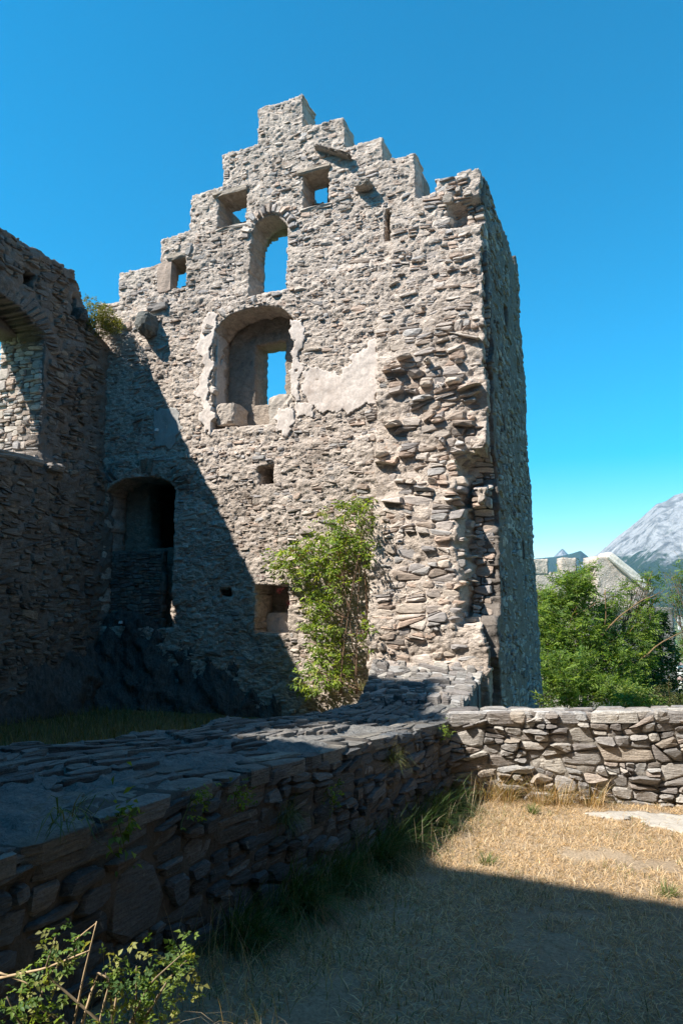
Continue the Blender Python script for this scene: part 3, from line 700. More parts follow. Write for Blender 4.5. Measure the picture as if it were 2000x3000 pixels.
rubble(low, ep, m_ltop, None, R4, PAL_GREY, M_SCHIST, .01, lambda c, a: R4.choice([.0, .02, .04, .07]), lambda u, w: -.02+.05*fbm(u*2.1, w*1.5, o=3, seed=101), .08, 100, None, .004, .12, 114, name='fallen_stone', rough=1.0, rest='fallen_rubble')
for o_ in [x for x in low.children if x.name.startswith(('coping_slab', 'top_slab', 'coping_rubble', 'top_rubble', 'fallen_stone', 'fallen_rubble'))]: o_.data.flip_normals()
def m_rockf(u, w, o): return np.stack([xf(u)+o, u, w], 1)
rock_apron('bedrock', .8, 4.4, -.2, .95, .03, lambda u: np.interp(u, [.5, 2.2, 2.9, 3.5, 4.2], [.75, .72, .62, .35, -.1]), m_rockf, .18, 115, amp=.09)

# ================================================================== PARAPET WALL on the right
par = tag(empty('stone_parapet'), 'sunlit dry-laid rubble parapet wall at the end of the dry lawn', 'wall')
R5 = random.Random(55)
P0 = np.array([-1.95, 7.79]); PD = np.array([.9703, .2419]); PN = np.array([.2419, -.9703])
def m_par(u, w, o): return np.stack([P0[0]+u*PD[0]+o*PN[0], P0[1]+u*PD[1]+o*PN[1], w], 1)
def ptop(u): return .89+.033*np.asarray(u, float)
def m_ptop(u, w, o): return np.stack([P0[0]+u*PD[0]-w*PN[0], P0[1]+u*PD[1]-w*PN[1], ptop(u)+o], 1)
slab('core', 0, 4.2, -.3, 1.2, .035, lambda u, w: w < ptop(u)-.05, m_par, lambda u, w: -.028+.03*fbm(u*6, w*6, o=3, seed=120)+.02*fbm(u*20, w*20, o=3, seed=124), .42, M_PJOINT, par, seed=121)
pp = pack(0, 4.2, -.06, .93, .017, 2.1, R5, tilt=.2, spread=.95)
rubble(par, [[(x, y*(ptop(x)/.92)) for x, y in P] for P in pp], m_par, None, R5, [(c[0]*1.12, c[1]*1.11, c[2]*1.09) for c in PAL_GREY]*2+[(.44, .375, .31), (.37, .31, .265), (.48, .44, .39)], M_SCHIST, .005,
       lambda c, a: R5.choice([.02, .035, .05, .065, .085]), lambda u, w: -.03+0*u, .08, 300, lambda c: 1.0 if c[0] < 2.9 else .3, .003, .06, 122, rough=1.7)
tp = pack(0, 4.2, -.03, .46, .07, 1.8, R5, tilt=.2, spread=.5)
rubble(par, tp, m_ptop, None, R5, PAL_GREY+[(.45, .43, .41)], M_SCHIST, .008, lambda c, a: R5.choice([.02, .03, .04]), lambda u, w: -.03+0*u, .08, 100, None, .003, .03, 123, name='coping_stone', rough=.4)

# ================================================================== FAR LAND
def terrain_h(x, y):
    r = np.hypot(x, y)
    z = -.7-.11*np.maximum(r-11, 0)*sstep(9, 16, r)
    z = np.where(r > 60, -6.1-184*sstep(60, 520, r), z)
    z = z+(2.5*fbm(x*.02, y*.02, o=4, seed=130))*sstep(30, 120, r)*sstep(3000, 300, r)
    return z+22*fbm(x*.0016, y*.0016, o=4, seed=131)*sstep(900, 2500, r)
def polar(name, a0, a1, na, rads, hf, mat):
    A, Rr = np.meshgrid(np.linspace(a0, a1, na+1), np.asarray(rads), indexing='ij')
    X = -np.sin(A)*Rr; Y = np.cos(A)*Rr                    # angle measured to the left of +Y
    V = np.stack([X.ravel(), Y.ravel(), hf(X, Y, A, Rr).ravel()], 1)
    nr = len(rads); I, J = np.meshgrid(np.arange(na), np.arange(nr-1), indexing='ij'); I = I.ravel(); J = J.ravel()
    F = np.stack([I*nr+J, I*nr+J+1, (I+1)*nr+J+1, (I+1)*nr+J], 1)
    return tag(mesh_obj(name, V, F[:, ::-1], mat, None, smooth=True), kind='structure')
def land_mat():
    m, nt, N, L = new_mat('valley_land'); tc = N('ShaderNodeTexCoord'); P = tc.outputs['Object']
    v = N('ShaderNodeTexVoronoi'); v.inputs['Scale'].default_value = .009; L(mapping(N, L, P, (1, 1.7, 0), (0, 0, .5)), v.inputs['Vector'])
    sp = N('ShaderNodeSeparateColor'); L(v.outputs['Color'], sp.inputs[0])
    c = ramp(N, L, sp.outputs[0], [(.0, (.055, .10, .03)), (.3, (.09, .145, .04)), (.5, (.17, .19, .07)), (.7, (.07, .12, .035)), (.9, (.24, .21, .12))])
    n = noise(N, L, P, .03, 6, .7); c = mixc(N, L, 'MIX', ramp(N, L, n, [(.52, 0.), (.6, 1.)]), c, (.03, .06, .02))
    b = N('ShaderNodeBsdfPrincipled'); b.inputs['Roughness'].default_value = 1.0; b.inputs['Specular IOR Level'].default_value = 0
    L(c, b.inputs['Base Color']); o = N('ShaderNodeOutputMaterial'); L(b.outputs[0], o.inputs[0]); return m
polar('terrain', -math.pi, math.pi, 180, np.concatenate([[0.01, 6], np.geomspace(9, 15000, 80)]), lambda x, y, a, r: terrain_h(x, y), land_mat())
def mount_mat(name, shift=0):
    m, nt, N, L = new_mat(name); tc = N('ShaderNodeTexCoord'); P = tc.outputs['Object']
    g = N('ShaderNodeNewGeometry'); sx = N('ShaderNodeSeparateXYZ'); L(g.outputs['Position'], sx.inputs[0])
    n1 = noise(N, L, P, .0016, 7, .62, .5); n2 = noise(N, L, P, .012, 6, .7, .2); n3 = noise(N, L, mapping(N, L, P, (1, 1, .35)), .006, 7, .72, .6)
    zz = N('ShaderNodeMath', operation='MULTIPLY_ADD'); L(n1, zz.inputs[0]); zz.inputs[1].default_value = -1500; L(sx.outputs[2], zz.inputs[2])
    z2 = N('ShaderNodeMath', operation='MULTIPLY_ADD'); L(n2, z2.inputs[0]); z2.inputs[1].default_value = -500; L(zz.outputs[0], z2.inputs[2])
    mr = N('ShaderNodeMapRange'); mr.inputs['From Min'].default_value = -690+shift; mr.inputs['From Max'].default_value = -560+shift; L(z2.outputs[0], mr.inputs['Value'])
    rock = ramp(N, L, n3, [(.32, (.10, .10, .10)), (.45, (.22, .215, .21)), (.54, (.44, .43, .42)), (.68, (.18, .175, .17))])
    forest = ramp(N, L, n2, [(.3, (.018, .035, .02)), (.7, (.045, .07, .03))])
    c = mixc(N, L, 'MIX', mr.outputs[0], forest, rock)
    b = N('ShaderNodeBsdfPrincipled'); b.inputs['Roughness'].default_value = 1.0; b.inputs['Specular IOR Level'].default_value = 0
    L(c, b.inputs['Base Color'])
    bp = N('ShaderNodeBump'); bp.inputs['Strength'].default_value = .9; bp.inputs['Distance'].default_value = 140; L(n3, bp.inputs['Height']); L(bp.outputs[0], b.inputs['Normal'])
    o = N('ShaderNodeOutputMaterial'); L(b.outputs[0], o.inputs[0]); return m
M_MT = mount_mat('mountain_side'); M_HILL = mount_mat('forest_hill', 900)
def az_el(px, py):                                        # angle left of +Y and slope of a ray
    d = ray(px, py); return math.atan2(-d[0], d[1]), d[2]/math.hypot(d[0], d[1])
def mountain(name, pts, r_in, r_top, r_out, seed, rough, na=640, nr=170, right=(), mat=None):
    q = sorted([az_el(*p) for p in pts]+list(right)); aa = [a for a, e in q]; ee = [e for a, e in q]
    def hf(x, y, a, r):
        top = np.interp(a, aa, ee)*r_top+EYE+190
        t = np.where(r < r_top, (r-r_in)/(r_top-r_in), 1-(r-r_top)/(r_out-r_top))
        rid = 1-np.abs(fbm(x/1500, y/1500, o=6, seed=seed, gain=.55))*2
        rid2 = fbm(x/420, y/420, o=5, seed=seed+9, gain=.6)
        prof = np.clip(t, 0, 1)**1.15
        env = prof*(1-prof)*4*np.clip(t, 0, 1)
        return -190-8+top*prof+top*(rid-.45)*.24*env*rough+top*.03*rid2*np.sqrt(np.clip(t, 0, 1))*rough
    return polar(name, aa[0], aa[-1], na, np.concatenate([np.linspace(r_in, r_top, nr), np.linspace(r_top, r_out, 12)[1:]]), hf, mat or M_MT)
a0 = az_el(2000, 1445)[0]
mountain('mountain', [(1540, 1770), (1640, 1700), (1700, 1650), (1760, 1612), (1800, 1578), (1850, 1540), (1880, 1515), (1920, 1475), (1950, 1465), (1975, 1450), (2000, 1442)],
         5200, 9000, 11500, 140, 1.0, right=[(a0-.04, .158), (a0-.10, .165), (a0-.16, .16), (a0-.26, .14), (a0-.40, .12), (a0-.60, .10)])
mountain('hill', [(1380, 1700), (1500, 1650), (1570, 1635), (1620, 1629), (1655, 1622), (1700, 1612), (1720, 1628), (1760, 1660), (1830, 1740)], 7000, 10500, 12500, 150, .8, 120, 60, mat=M_HILL)
mountain('peak', [(1590, 1660), (1620, 1632), (1638, 1614), (1646, 1607), (1655, 1615), (1668, 1630), (1700, 1665)], 10800, 13500, 14600, 160, .4, 60, 40)

# ------------------------------------------------------------------ far battlements
bat = tag(empty('castle_battlement'), 'distant crenellated stone wall with square merlons behind the green trees', 'wall')
DB = 36.0
M_FAR = stone_mat('far_masonry', (.60, .51, .43), strata=(1, 1, 2.2), var=.35, stain=(.2, .17, .14), stain_amt=.4, bump=1.0, fine=14, dist=.08)
M_FARD = stone_mat('far_dark_masonry', (.26, .24, .22), strata=(1, 1, 2.2), var=.35, stain=(.1, .09, .08), stain_amt=.4, bump=1.0, fine=14, dist=.08)
M_CAP = stone_mat('lime_coping', (.68, .62, .54), strata=(1, 1, 1), var=.12, stain=(.45, .4, .33), stain_amt=.4, bump=.3, fine=10)
def m_bat(u, w, o):                                       # plane square to the view at DB
    b = at_depth(1555, 1750, DB); return np.stack([b[0]+u*_rt[0]+o*_fw[0]*-1, b[1]+u*_rt[1]+o*_fw[1]*-1, w], 1)
def bz(px, py):
    p = at_depth(px, py, DB); b = at_depth(1555, 1750, DB); return float((p-b)@_rt), float(p[2])
def fb(u, w): return .05*fbm(u*3, w*4, o=4, seed=170)
zt0 = bz(1600, 1678)[1]
slab('rampart_wall', -1.2, bz(1745, 1700)[0], -9, zt0+.05, .11, lambda u, w: w < zt0, m_bat, fb, .8, M_FAR, bat, seed=171)
for x0, x1, yt in ((1563, 1608, 1637), (1647, 1693, 1635), (1530, 1545, 1640)):
    u0, z0 = bz(x0, yt); u1, _ = bz(x1, yt)
    slab('merlon', u0, u1, zt0-.08, z0, .08, lambda u, w: u < 99, m_bat, lambda u, w: fb(u, w)+.012, .75, M_FAR, bat, seed=int(x0))
bp_ = [bz(*q) for q in [(1738, 1633), (1780, 1628), (1880, 1722), (1890, 1725), (1905, 2100), (1738, 2100)]]
fg = tag(empty('castle_gatehouse'), 'distant pale stone gable end with one long sloping lime coping behind the trees', 'wall')
slab('gable_end', min(p[0] for p in bp_), max(p[0] for p in bp_)+.2, -9, max(p[1] for p in bp_), .11, lambda u, w: inpoly(u, w, bp_), m_bat, lambda u, w: fb(u, w)+.5, 1.4, M_FAR, fg, seed=174)
c0, c1 = bz(1780, 1629), bz(1890, 1727)
ln = math.hypot(c1[0]-c0[0], c1[1]-c0[1])+.3; an = math.atan2(c1[1]-c0[1], c1[0]-c0[0])
block('coping', (c0[0]+c1[0])/2-ln/2, (c0[0]+c1[0])/2+ln/2, (c0[1]+c1[1])/2-.22, (c0[1]+c1[1])/2+.2, -1.2, .72, M_CAP, fg, m_bat, (.6, .55, .5), 3, an, 7)
fd = tag(empty('castle_rampart'), 'dark lower rampart of grey rubble half hidden behind the trees', 'wall')
u0, z0 = bz(1690, 1775); u1, z1 = bz(1912, 1775)
slab('rampart_wall', u0, u1, -9, z0, .12, lambda u, w: u < 99, m_bat, lambda u, w: fb(u, w)+2.2, 1.0, M_FARD, fd, seed=176)

# ------------------------------------------------------------------ houses down in the valley
M_HW = plain_mat('house_wall', (.70, .67, .62), .9, False, .2, .08); M_HR = plain_mat('house_roof', (.30, .20, .16), .9, False, .2, .2); M_HG = plain_mat('house_glass', (.08, .09, .10), .3)
def house(px, py, dist, w, d, h, rot, label, roofc=None):
    p = at_depth(px, py, dist); base = p[2]
    root = tag(empty('house'), label, 'house', 'houses in the valley')
    cr, sr = math.cos(rot), math.sin(rot)
    def tr(L): return [(p[0]+x*cr-y*sr, p[1]+x*sr+y*cr, base+z) for x, y, z in L]
    a, b = w/2, d/2; zg = float(terrain_h(np.array([p[0]]), np.array([p[1]]))[0])-base-6
    zg = max(zg, -40)
    V = [(-a, -b, zg), (a, -b, zg), (a, b, zg), (-a, b, zg), (-a, -b, h), (a, -b, h), (a, b, h), (-a, b, h), (-a, 0, h*1.45), (a, 0, h*1.45)]
    hw_ = mesh_obj('wall', tr(V), [(0, 1, 5, 4), (2, 3, 7, 6), (1, 2, 6, 9, 5), (3, 0, 4, 8, 7), (3, 2, 1, 0)], M_HW, root)
    e = .6; V = [(-a-e, -b-e, h*.97), (a+e, -b-e, h*.97), (a+e, 0, h*1.5), (-a-e, 0, h*1.5), (a+e, b+e, h*.97), (-a-e, b+e, h*.97)]
    V += [(x, y, z+.35) for x, y, z in V]
    mesh_obj('roof', tr(V), [(6, 7, 8, 9), (9, 8, 10, 11), (0, 3, 2, 1), (3, 5, 4, 2), (0, 1, 7, 6), (5, 11, 10, 4), (1, 2, 8, 7), (2, 4, 10, 8), (0, 6, 9, 3), (3, 9, 11, 5)], M_HR, root)
    for k in range(3):
        for l in range(2):
            x = -a+w*(k+.5)/3; z = h*(.22+.42*l)
            mesh_obj('window', tr([(x-.7, -b-.05, z), (x+.7, -b-.05, z), (x+.7, -b-.05, z+1.5), (x-.7, -b-.05, z+1.5)]), [(0, 1, 2, 3)], M_HG, hw_)
hp = [(1990, 1813, 2600, 16, 11, 8, 'small pale house alone on the green slope across the valley'), (1986, 1960, 1500, 18, 12, 9, 'pale house below the trees at the top of the town'),
      (1998, 1978, 1420, 22, 12, 10, 'wide pale block among the town houses below'), (1978, 1990, 1350, 14, 10, 8, 'small brown-roofed house low in the town'),
      (1994, 2008, 1250, 20, 12, 10, 'long pale house at the near edge of the town')]
for i, (x, y, dd, w, d, h, lb) in enumerate(hp): house(x, y, dd, w, d, h, .3+.5*i, lb)

# ================================================================== PLANTS
def unit(v): return v/(np.linalg.norm(v, axis=-1, keepdims=True)+1e-9)
def leaf_geo(P, dr, nr, ln, wd, fold=.25, curl=.15):
    """one folded four-cornered leaf for each row"""
    sd = unit(np.cross(dr, nr)); nr = unit(np.cross(sd, dr)); ln = ln[:, None]; wd = wd[:, None]
    m = P+dr*ln*.45
    V = np.stack([P, m+sd*wd*.5+nr*wd*fold, P+dr*ln-nr*ln*curl, m-sd*wd*.5+nr*wd*fold], 1)
    n = len(P); b = np.arange(n)[:, None]*4
    F = np.concatenate([b+np.array([[0, 1, 2]]), b+np.array([[0, 2, 3]])])
    return V.reshape(-1, 3), F
def foliage(name, P, rs, mat, parent, cols, ln, ratio, pairs=2, up=.2, droop=.2, out=None, spread=1.0, sunny=None):
    """compound leaves at the points P: a terminal leaflet and `pairs` opposite pairs each"""
    n = len(P); d = rs.normal(size=(n, 3))*spread; d[:, 2] = d[:, 2]*.5+up
    if out is not None: d += out
    d = unit(d); nr = rs.normal(size=(n, 3))*.5+np.array([0, 0, 1.0]); sd = unit(np.cross(d, nr)); nr = unit(np.cross(sd, d))
    L = ln*rs.uniform(.65, 1.25, n)
    base = np.asarray(cols)[rs.randint(0, len(cols), n)]*rs.uniform(.7, 1.3, (n, 1))
    Vs, Fs, Cs = [], [], []; k = 0
    def put(pos, dd, l, c):
        nonlocal k
        jn = unit(nr+rs.normal(size=(n, 3))*.25)
        V, F = leaf_geo(pos, unit(dd), jn, l, l*ratio*rs.uniform(.8, 1.2, n)); Vs.append(V); Fs.append(F+k); k += len(V); Cs.append(np.repeat(c, 4, 0))
    rach = L*(.55*pairs)
    put(P+d*rach[:, None], d-np.array([0, 0, droop]), L, base)
    for q in range(pairs):
        t = (q+.35)/max(pairs, 1)
        pos = P+d*(rach*t)[:, None]-np.array([0, 0, 1])*(rach*t*t*droop)[:, None]
        for s in (-1, 1):
            put(pos, d*.55+sd*s-np.array([0, 0, droop]), L*.85, base*rs.uniform(.85, 1.15, (n, 1)))
    return mesh_obj(name, np.concatenate(Vs), np.concatenate(Fs), mat, parent, np.concatenate(Cs))
def blades(name, P, h, lean, wd, cols, rs, parent=None, mat=None, az=None, bend=.5):
    """grass blades: three-piece tapered strips rooted at P"""
    n = len(P); az = rs.uniform(0, 2*math.pi, n) if az is None else az
    hd = np.stack([np.cos(az), np.sin(az), 0*az], 1); sd = np.stack([-np.sin(az), np.cos(az), 0*az], 1)
    tw = rs.uniform(-.9, .9, n); sd = sd*np.cos(tw)[:, None]+hd*np.sin(tw)[:, None]
    up = np.array([0, 0, 1.0]); h = np.broadcast_to(h, n); lean = np.broadcast_to(lean, n)
    V = []
    for t, w in ((0, 1.), (.4, .85), (.75, .55), (1.0, .06)):
        a = lean*(1-bend)+lean*bend*2*t
        hor = h*t*np.sin(np.clip(a*.85, 0, 1.9)); ver = h*t*np.cos(np.clip(a*.85, 0, 1.9))
        c = P+hd*hor[:, None]+up*ver[:, None]
        V += [c-sd*wd*w*.5, c+sd*wd*w*.5]
    V = np.stack(V, 1); b = np.arange(n)[:, None]*8
    F = np.concatenate([b+np.array([[2*i, 2*i+1, 2*i+3, 2*i+2]]) for i in range(3)])
    C = np.repeat(np.asarray(cols)[rs.randint(0, len(cols), n)]*rs.uniform(.7, 1.3, (n, 1)), 8, 0)
    return mesh_obj(name, V.reshape(-1, 3), F, mat or M_GRASS, parent, C)
BARK = np.array([.13, .10, .075]); LICH = np.array([.36, .20, .06]); STEM = np.array([.19, .12, .08])
G_TREE = [(.14, .22, .035), (.175, .26, .048), (.11, .18, .03), (.20, .28, .055), (.075, .135, .026)]
G_DARK = [(.035, .075, .02), (.05, .10, .022), (.065, .12, .028), (.045, .08, .03)]
G_LIME = [(.17, .24, .05), (.13, .20, .04), (.21, .26, .07)]
G_ELDER = [(.20, .30, .05), (.25, .34, .07), (.16, .25, .042), (.31, .37, .10), (.10, .17, .032)]
def curve(a, b, rs, sag=.1, n=6):
    a = np.asarray(a, float); b = np.asarray(b, float); t = np.linspace(0, 1, n)[:, None]; l = np.linalg.norm(b-a)
    mid = (a+b)/2+rs.normal(size=3)*l*sag
    return (1-t)**2*a+2*t*(1-t)*mid+t*t*b+np.concatenate([np.zeros((1, 3)), rs.normal(size=(n-2, 3))*l*.012, np.zeros((1, 3))])
def tree(name, label, cat, base, blobs, rs, cols, k, ln, ratio, pairs, rt=.09, group=None, twigs=14, bark=BARK, gap=.0, bare=0):
    root = tag(empty(name), label, cat, group)
    tb = Bag(); lb = []
    cen = np.array([b[0] for b in blobs]); hub = np.asarray(base)*.45+cen.mean(0)*.55
    tr = curve(base, hub, rs, .06, 7); tube(tb, tr, rt, rt*.6, bark, 7)
    bb = Bag()
    for c, r, dens in blobs:
        st = tr[rs.randint(3, 7)]
        limb = curve(st, c, rs, .12, 8); tube(bb, limb, rt*.5, rt*.16, bark*rs.uniform(.8, 1.3), 5)
        m = max(12, int(k*dens*r*r)); P = []
        d = unit(rs.normal(size=(m*2, 3))); rad = r*rs.uniform(.25, 1.0, (m*2, 1))**.5
        q = c+d*rad*np.array([1, 1, .85]); g = fbm(q[:, 0]*2.6/r*.5, q[:, 1]*2.6/r*.5, q[:, 2]*2.6/r*.5, 3, rs.randint(999))
        q = q[g > gap-.12][:m]; lb.append(q)
        for j in range(twigs):
            e = c+unit(rs.normal(size=3))*r*rs.uniform(.6, 1.05); tube(bb, curve(limb[rs.randint(3, 8)], e, rs, .12, 5), rt*.14, rt*.05, bark*rs.uniform(.8, 1.3), 4)
        for j in range(bare):
            e = c+unit(rs.normal(size=3)+np.array([0, 0, .8]))*r*rs.uniform(1.1, 1.5); tube(bb, curve(limb[rs.randint(4, 8)], e, rs, .1, 5), rt*.12, rt*.04, LICH*.7, 4)
    tb.build('trunk', M_BARK, root, True); bb.build('branches', M_BARK, root, True)
    foliage('crown', np.concatenate(lb), rs, M_LEAF, root, cols, ln, ratio, pairs)
    return root
def blob(px, py, depth, r, dens=1.0): return (at_depth(px, py, depth), r, dens)
def ground_pt(px, depth):
    p = at_depth(px, 1900, depth); p[2] = terrain_h(p[0:1], p[1:2])[0]-.05; return p
rs = np.random.RandomState(5)
tA = tree('leafy_tree', 'green feathery-leaved tree with orange lichened branches beside the tower', 'tree', ground_pt(1690, 21.8),
     [blob(1655, 1745, 21.0, 0.89), blob(1612, 1790, 21.3, 0.89), blob(1722, 1668, 21.8, 0.32, .8), blob(1690, 1720, 21.0, 0.65), blob(1640, 1860, 20.4, 1.30), blob(1745, 1835, 21.3, 0.89, .8),
      blob(1700, 1945, 20.2, 1.46), blob(1590, 1890, 20.7, 0.89), blob(1790, 1770, 21.8, 0.58, .7), blob(1850, 1722, 21.9, 0.42, .7), blob(1905, 1705, 21.9, 0.39, .7), blob(1820, 1880, 21.3, 0.97, .8),
      blob(1780, 1960, 20.4, 1.13), blob(1575, 1740, 21.9, 0.40, .7), blob(1865, 1830, 21.5, .7, .7), blob(1850, 1910, 21, .8, .8), blob(1905, 1780, 21.8, .5, .6), blob(1560, 1830, 21.5, .7)], rs, G_TREE, 640, .12, .34, 3, .10, gap=.02, bare=1)
bg_ = Bag()
for pts, r0, r1 in (([(1725, 1905), (1765, 1850), (1775, 1790), (1770, 1730)], .06, .028), ([(1755, 1870), (1810, 1810), (1860, 1770), (1930, 1735)], .055, .025),
                    ([(1805, 1950), (1865, 1945), (1905, 1905), (1960, 1870), (2000, 1850)], .06, .028), ([(1670, 1830), (1672, 1900), (1680, 1970)], .06, .07), ([(1690, 1800), (1740, 1770), (1800, 1745)], .042, .018)):
    P = np.array([at_depth(x, y, 20.3) for x, y in pts]); t = np.linspace(0, 1, len(P)); tt = np.linspace(0, 1, 10)
    P = np.stack([np.interp(tt, t, P[:, i]) for i in range(3)], 1)+rs.normal(size=(10, 3))*.015; tube(bg_, P, r0*.55, r1*.45, (BARK*.6+LICH*.4)*rs.uniform(.5, .9), 6)
bg_.build('lichened_limb', M_BARK, [c_ for c_ in tA.children if c_.name.startswith('branches')][0], True)
tree('bush', 'dense fresh green bush pressed against the foot of the tower behind the parapet', 'bush', ground_pt(1640, 17.4),
     [blob(1598, 1965, 17.7, 0.68), blob(1650, 2020, 17.4, 0.68), blob(1590, 2035, 17.1, 0.49), blob(1720, 2030, 17.4, 0.65), blob(1680, 1960, 18.0, 0.65), blob(1780, 2020, 17.7, 0.57)], rs, G_TREE, 800, .10, .36, 3, .04, gap=.0)
tree('ivy_tree', 'dark ivy-covered trunk standing as a leafy column right of the lichened branches', 'tree', ground_pt(1930, 22.5),
     [blob(1922, 1815, 22.5, 0.42), blob(1932, 1860, 22.5, 0.49), blob(1930, 1915, 22.5, 0.65), blob(1935, 1975, 22.5, 0.75), blob(1945, 2035, 22.5, 0.65), blob(1880, 1980, 21.9, 0.81), blob(1850, 2030, 21.6, 0.73), blob(1900, 2045, 21.3, 0.73)],
     rs, G_DARK, 800, .11, .7, 1, .09, gap=.0)
tree('sparse_tree', 'thin-crowned tree with bare twigs at the right, above the valley', 'tree', ground_pt(2030, 25.5),
     [blob(1990, 1715, 25.5, 0.49, .6), blob(1960, 1750, 25.5, 0.42, .6), blob(2012, 1780, 25.5, 0.65, .7), blob(2000, 1850, 25.5, 0.45, .5), blob(2030, 1660, 25.5, 0.65, .8), blob(1965, 1690, 25.5, 0.32, .5), blob(2040, 1900, 25.5, 0.81), blob(1990, 2030, 24.0, 0.49, .5)],
     rs, G_TREE+[(.15, .15, .04)], 360, .115, .3, 3, .07, gap=.05, bare=2)
tree('bush', 'small yellow-green bush just behind the parapet coping', 'bush', ground_pt(1830, 16.2),
     [blob(1850, 2040, 16.5, 0.36), blob(1830, 2060, 16.2, 0.36), blob(1890, 2055, 16.5, 0.32)], rs, G_LIME, 800, .12, .32, 3, .02, gap=.0)
tree('bush', 'low olive thicket behind the far end of the parapet', 'bush', ground_pt(1960, 18.8),
     [blob(1950, 2045, 18.8, 0.49), blob(1990, 2060, 18.5, 0.41), blob(1910, 2062, 18.3, 0.41)], rs, [(.10, .11, .04), (.13, .12, .05), (.07, .09, .03)], 800, .09, .4, 1, .02, gap=.05, bare=1)
# ------------------------------------------------------------------ elder on the gable wall
rs = np.random.RandomState(8)
elder = tag(empty('elder_shrub'), 'tall elder shrub with pale green leaves and red berry clusters growing against the sunlit wall', 'shrub')
EP = [(1095, 1455), (1060, 1452), (990, 1470), (935, 1490), (950, 1545), (900, 1570), (830, 1610), (765, 1640), (752, 1690), (835, 1690), (800, 1770), (850, 1775), (900, 1790), (865, 1880), (850, 1960), (868, 2025), (905, 2038), (1060, 1990), (1085, 1900), (1096, 1700)]
base = hit(1072, 2015, 1, D-.55); base[2] = min(base[2], 1.0)
P = []
while len(P) < 1020:
    x, y = rs.uniform(745, 1100), rs.uniform(1445, 2045)
    if not inpoly(np.array([x]), np.array([y]), EP)[0]: continue
    if fbm(np.array([x/55.]), np.array([y/55.]), o=3, seed=200)[0] < (-.1 if y < 1760 else -.06): continue
    P.append(hit(x, y, 1, D-.22-abs(rs.normal())*.28))
P = np.array(P)
sb = Bag()
for i in range(8):
    tgt = P[np.argsort(-P[:, 2]+rs.uniform(0, 2.2, len(P)))[i*6]]
    b0 = base+np.array([rs.uniform(-.42, .08), rs.uniform(-.15, .2), -.1]); mid = np.array([b0[0]*.75+tgt[0]*.25, b0[1], (b0[2]+tgt[2])/2+.2])
    t = np.linspace(0, 1, 12)[:, None]; cv = (1-t)**2*b0+2*t*(1-t)*mid+t*t*tgt
    tube(sb, cv, .010, .003, STEM*rs.uniform(.8, 1.2), 5)
    for j in range(6):
        s0 = cv[rs.randint(3, 12)]; dd = np.linalg.norm(P-s0, axis=1); e = P[np.argsort(dd)[rs.randint(10, 120)]]
        tube(sb, curve(s0, e, rs, .12, 5), .006, .002, STEM*rs.uniform(.8, 1.3), 4)
for i in range(6):
    e = P[np.argsort(P[:, 2])[rs.randint(0, 150)]]; tube(sb, curve(base+np.array([rs.uniform(-.2, .05), 0, -.05]), e, rs, .12, 7), .009, .003, STEM, 4)
est = sb.build('stems', M_BARK, elder, True)
foliage('leaves', P, rs, M_LEAF, elder, G_ELDER, .095, .36, 2, up=.1, droop=.35, out=np.array([0, -.5, 0]))
for (x, y) in [(940, 1503), (935, 1520), (905, 1610), (858, 1612), (880, 1630), (765, 1690), (995, 1622), (990, 1690), (820, 1730), (850, 1770), (965, 1715), (1060, 1855), (885, 1640), (850, 1660)]:
    c = hit(x, y, 1, D-.62); bb = Bag()
    for k in range(34):
        q = c+rs.normal(size=3)*np.array([.035, .03, .028]); rr = .007
        V = q+rr*np.array([(1, 0, 0), (-1, 0, 0), (0, 1, 0), (0, -1, 0), (0, 0, 1), (0, 0, -1)])
        bb.add(V, [(0, 2, 4), (2, 1, 4), (1, 3, 4), (3, 0, 4), (2, 0, 5), (1, 2, 5), (3, 1, 5), (0, 3, 5)], (.2, .02, .03))
    bb.build('berry_cluster', M_BERRY, est)
# ------------------------------------------------------------------ bush on the wall corner
rs = np.random.RandomState(9)
pB = np.array([-9.55, 10.0, 7.3])
tree('wall_bush', 'scrubby yellow-green bush growing on top of the wall corner', 'bush', pB,
     [(hit(295, 925, 1, 10.1), .3, 1.0), (hit(320, 935, 1, 10.2), .24, 1.0), (hit(285, 960, 1, 10.0), .26, 1.0), (hit(262, 880, 1, 10.1), .12, .6), (hit(335, 955, 1, 10.1), .2, .9), (hit(275, 905, 1, 10.1), .18, .6)],
     rs, [(.17, .18, .04), (.13, .15, .035), (.21, .19, .06), (.10, .12, .03)], 4200, .05, .42, 1, .02, twigs=8, gap=-.1)

# ------------------------------------------------------------------ grass
rs = np.random.RandomState(12)
STRAW = [(.57, .405, .23), (.65, .49, .305), (.45, .315, .18), (.70, .56, .38), (.33, .235, .14)]
n = 90000
x = rs.uniform(-2.3, 2.6, n); y = 2.6+5.9*rs.uniform(0, 1, n)**.8
keep = (y < P0[1]+(x-P0[0])*.2493-.02) & (x > xf(y)+.02) & ~(pale_mask(x, y) & (rs.rand(n) < .93)) & (fbm(x*2, y*2, o=3, seed=210) > -.22-.25*rs.rand(n))
x, y = x[keep], y[keep]
gp = np.stack([x, y, lawn_z(x, y)], 1); gm = fbm(x*1.1, y*1.1, o=3, seed=211)
tag(blades('dry_grass', gp, rs.uniform(.03, .10, len(x)), rs.uniform(.8, 1.8, len(x)), .0045, STRAW, rs, bend=.25), 'dry straw-coloured grass matted over the lawn', 'grass', kind='stuff')
k = rs.rand(len(x)) < np.clip(.03+.25*(gm-.05), 0, .16)
tag(blades('green_grass', gp[k], rs.uniform(.03, .09, k.sum()), rs.uniform(.2, 1.0, k.sum()), .005, [(.13, .16, .05), (.18, .19, .07), (.09, .13, .04)], rs), 'sparse green blades among the dry lawn grass', 'grass', kind='stuff')
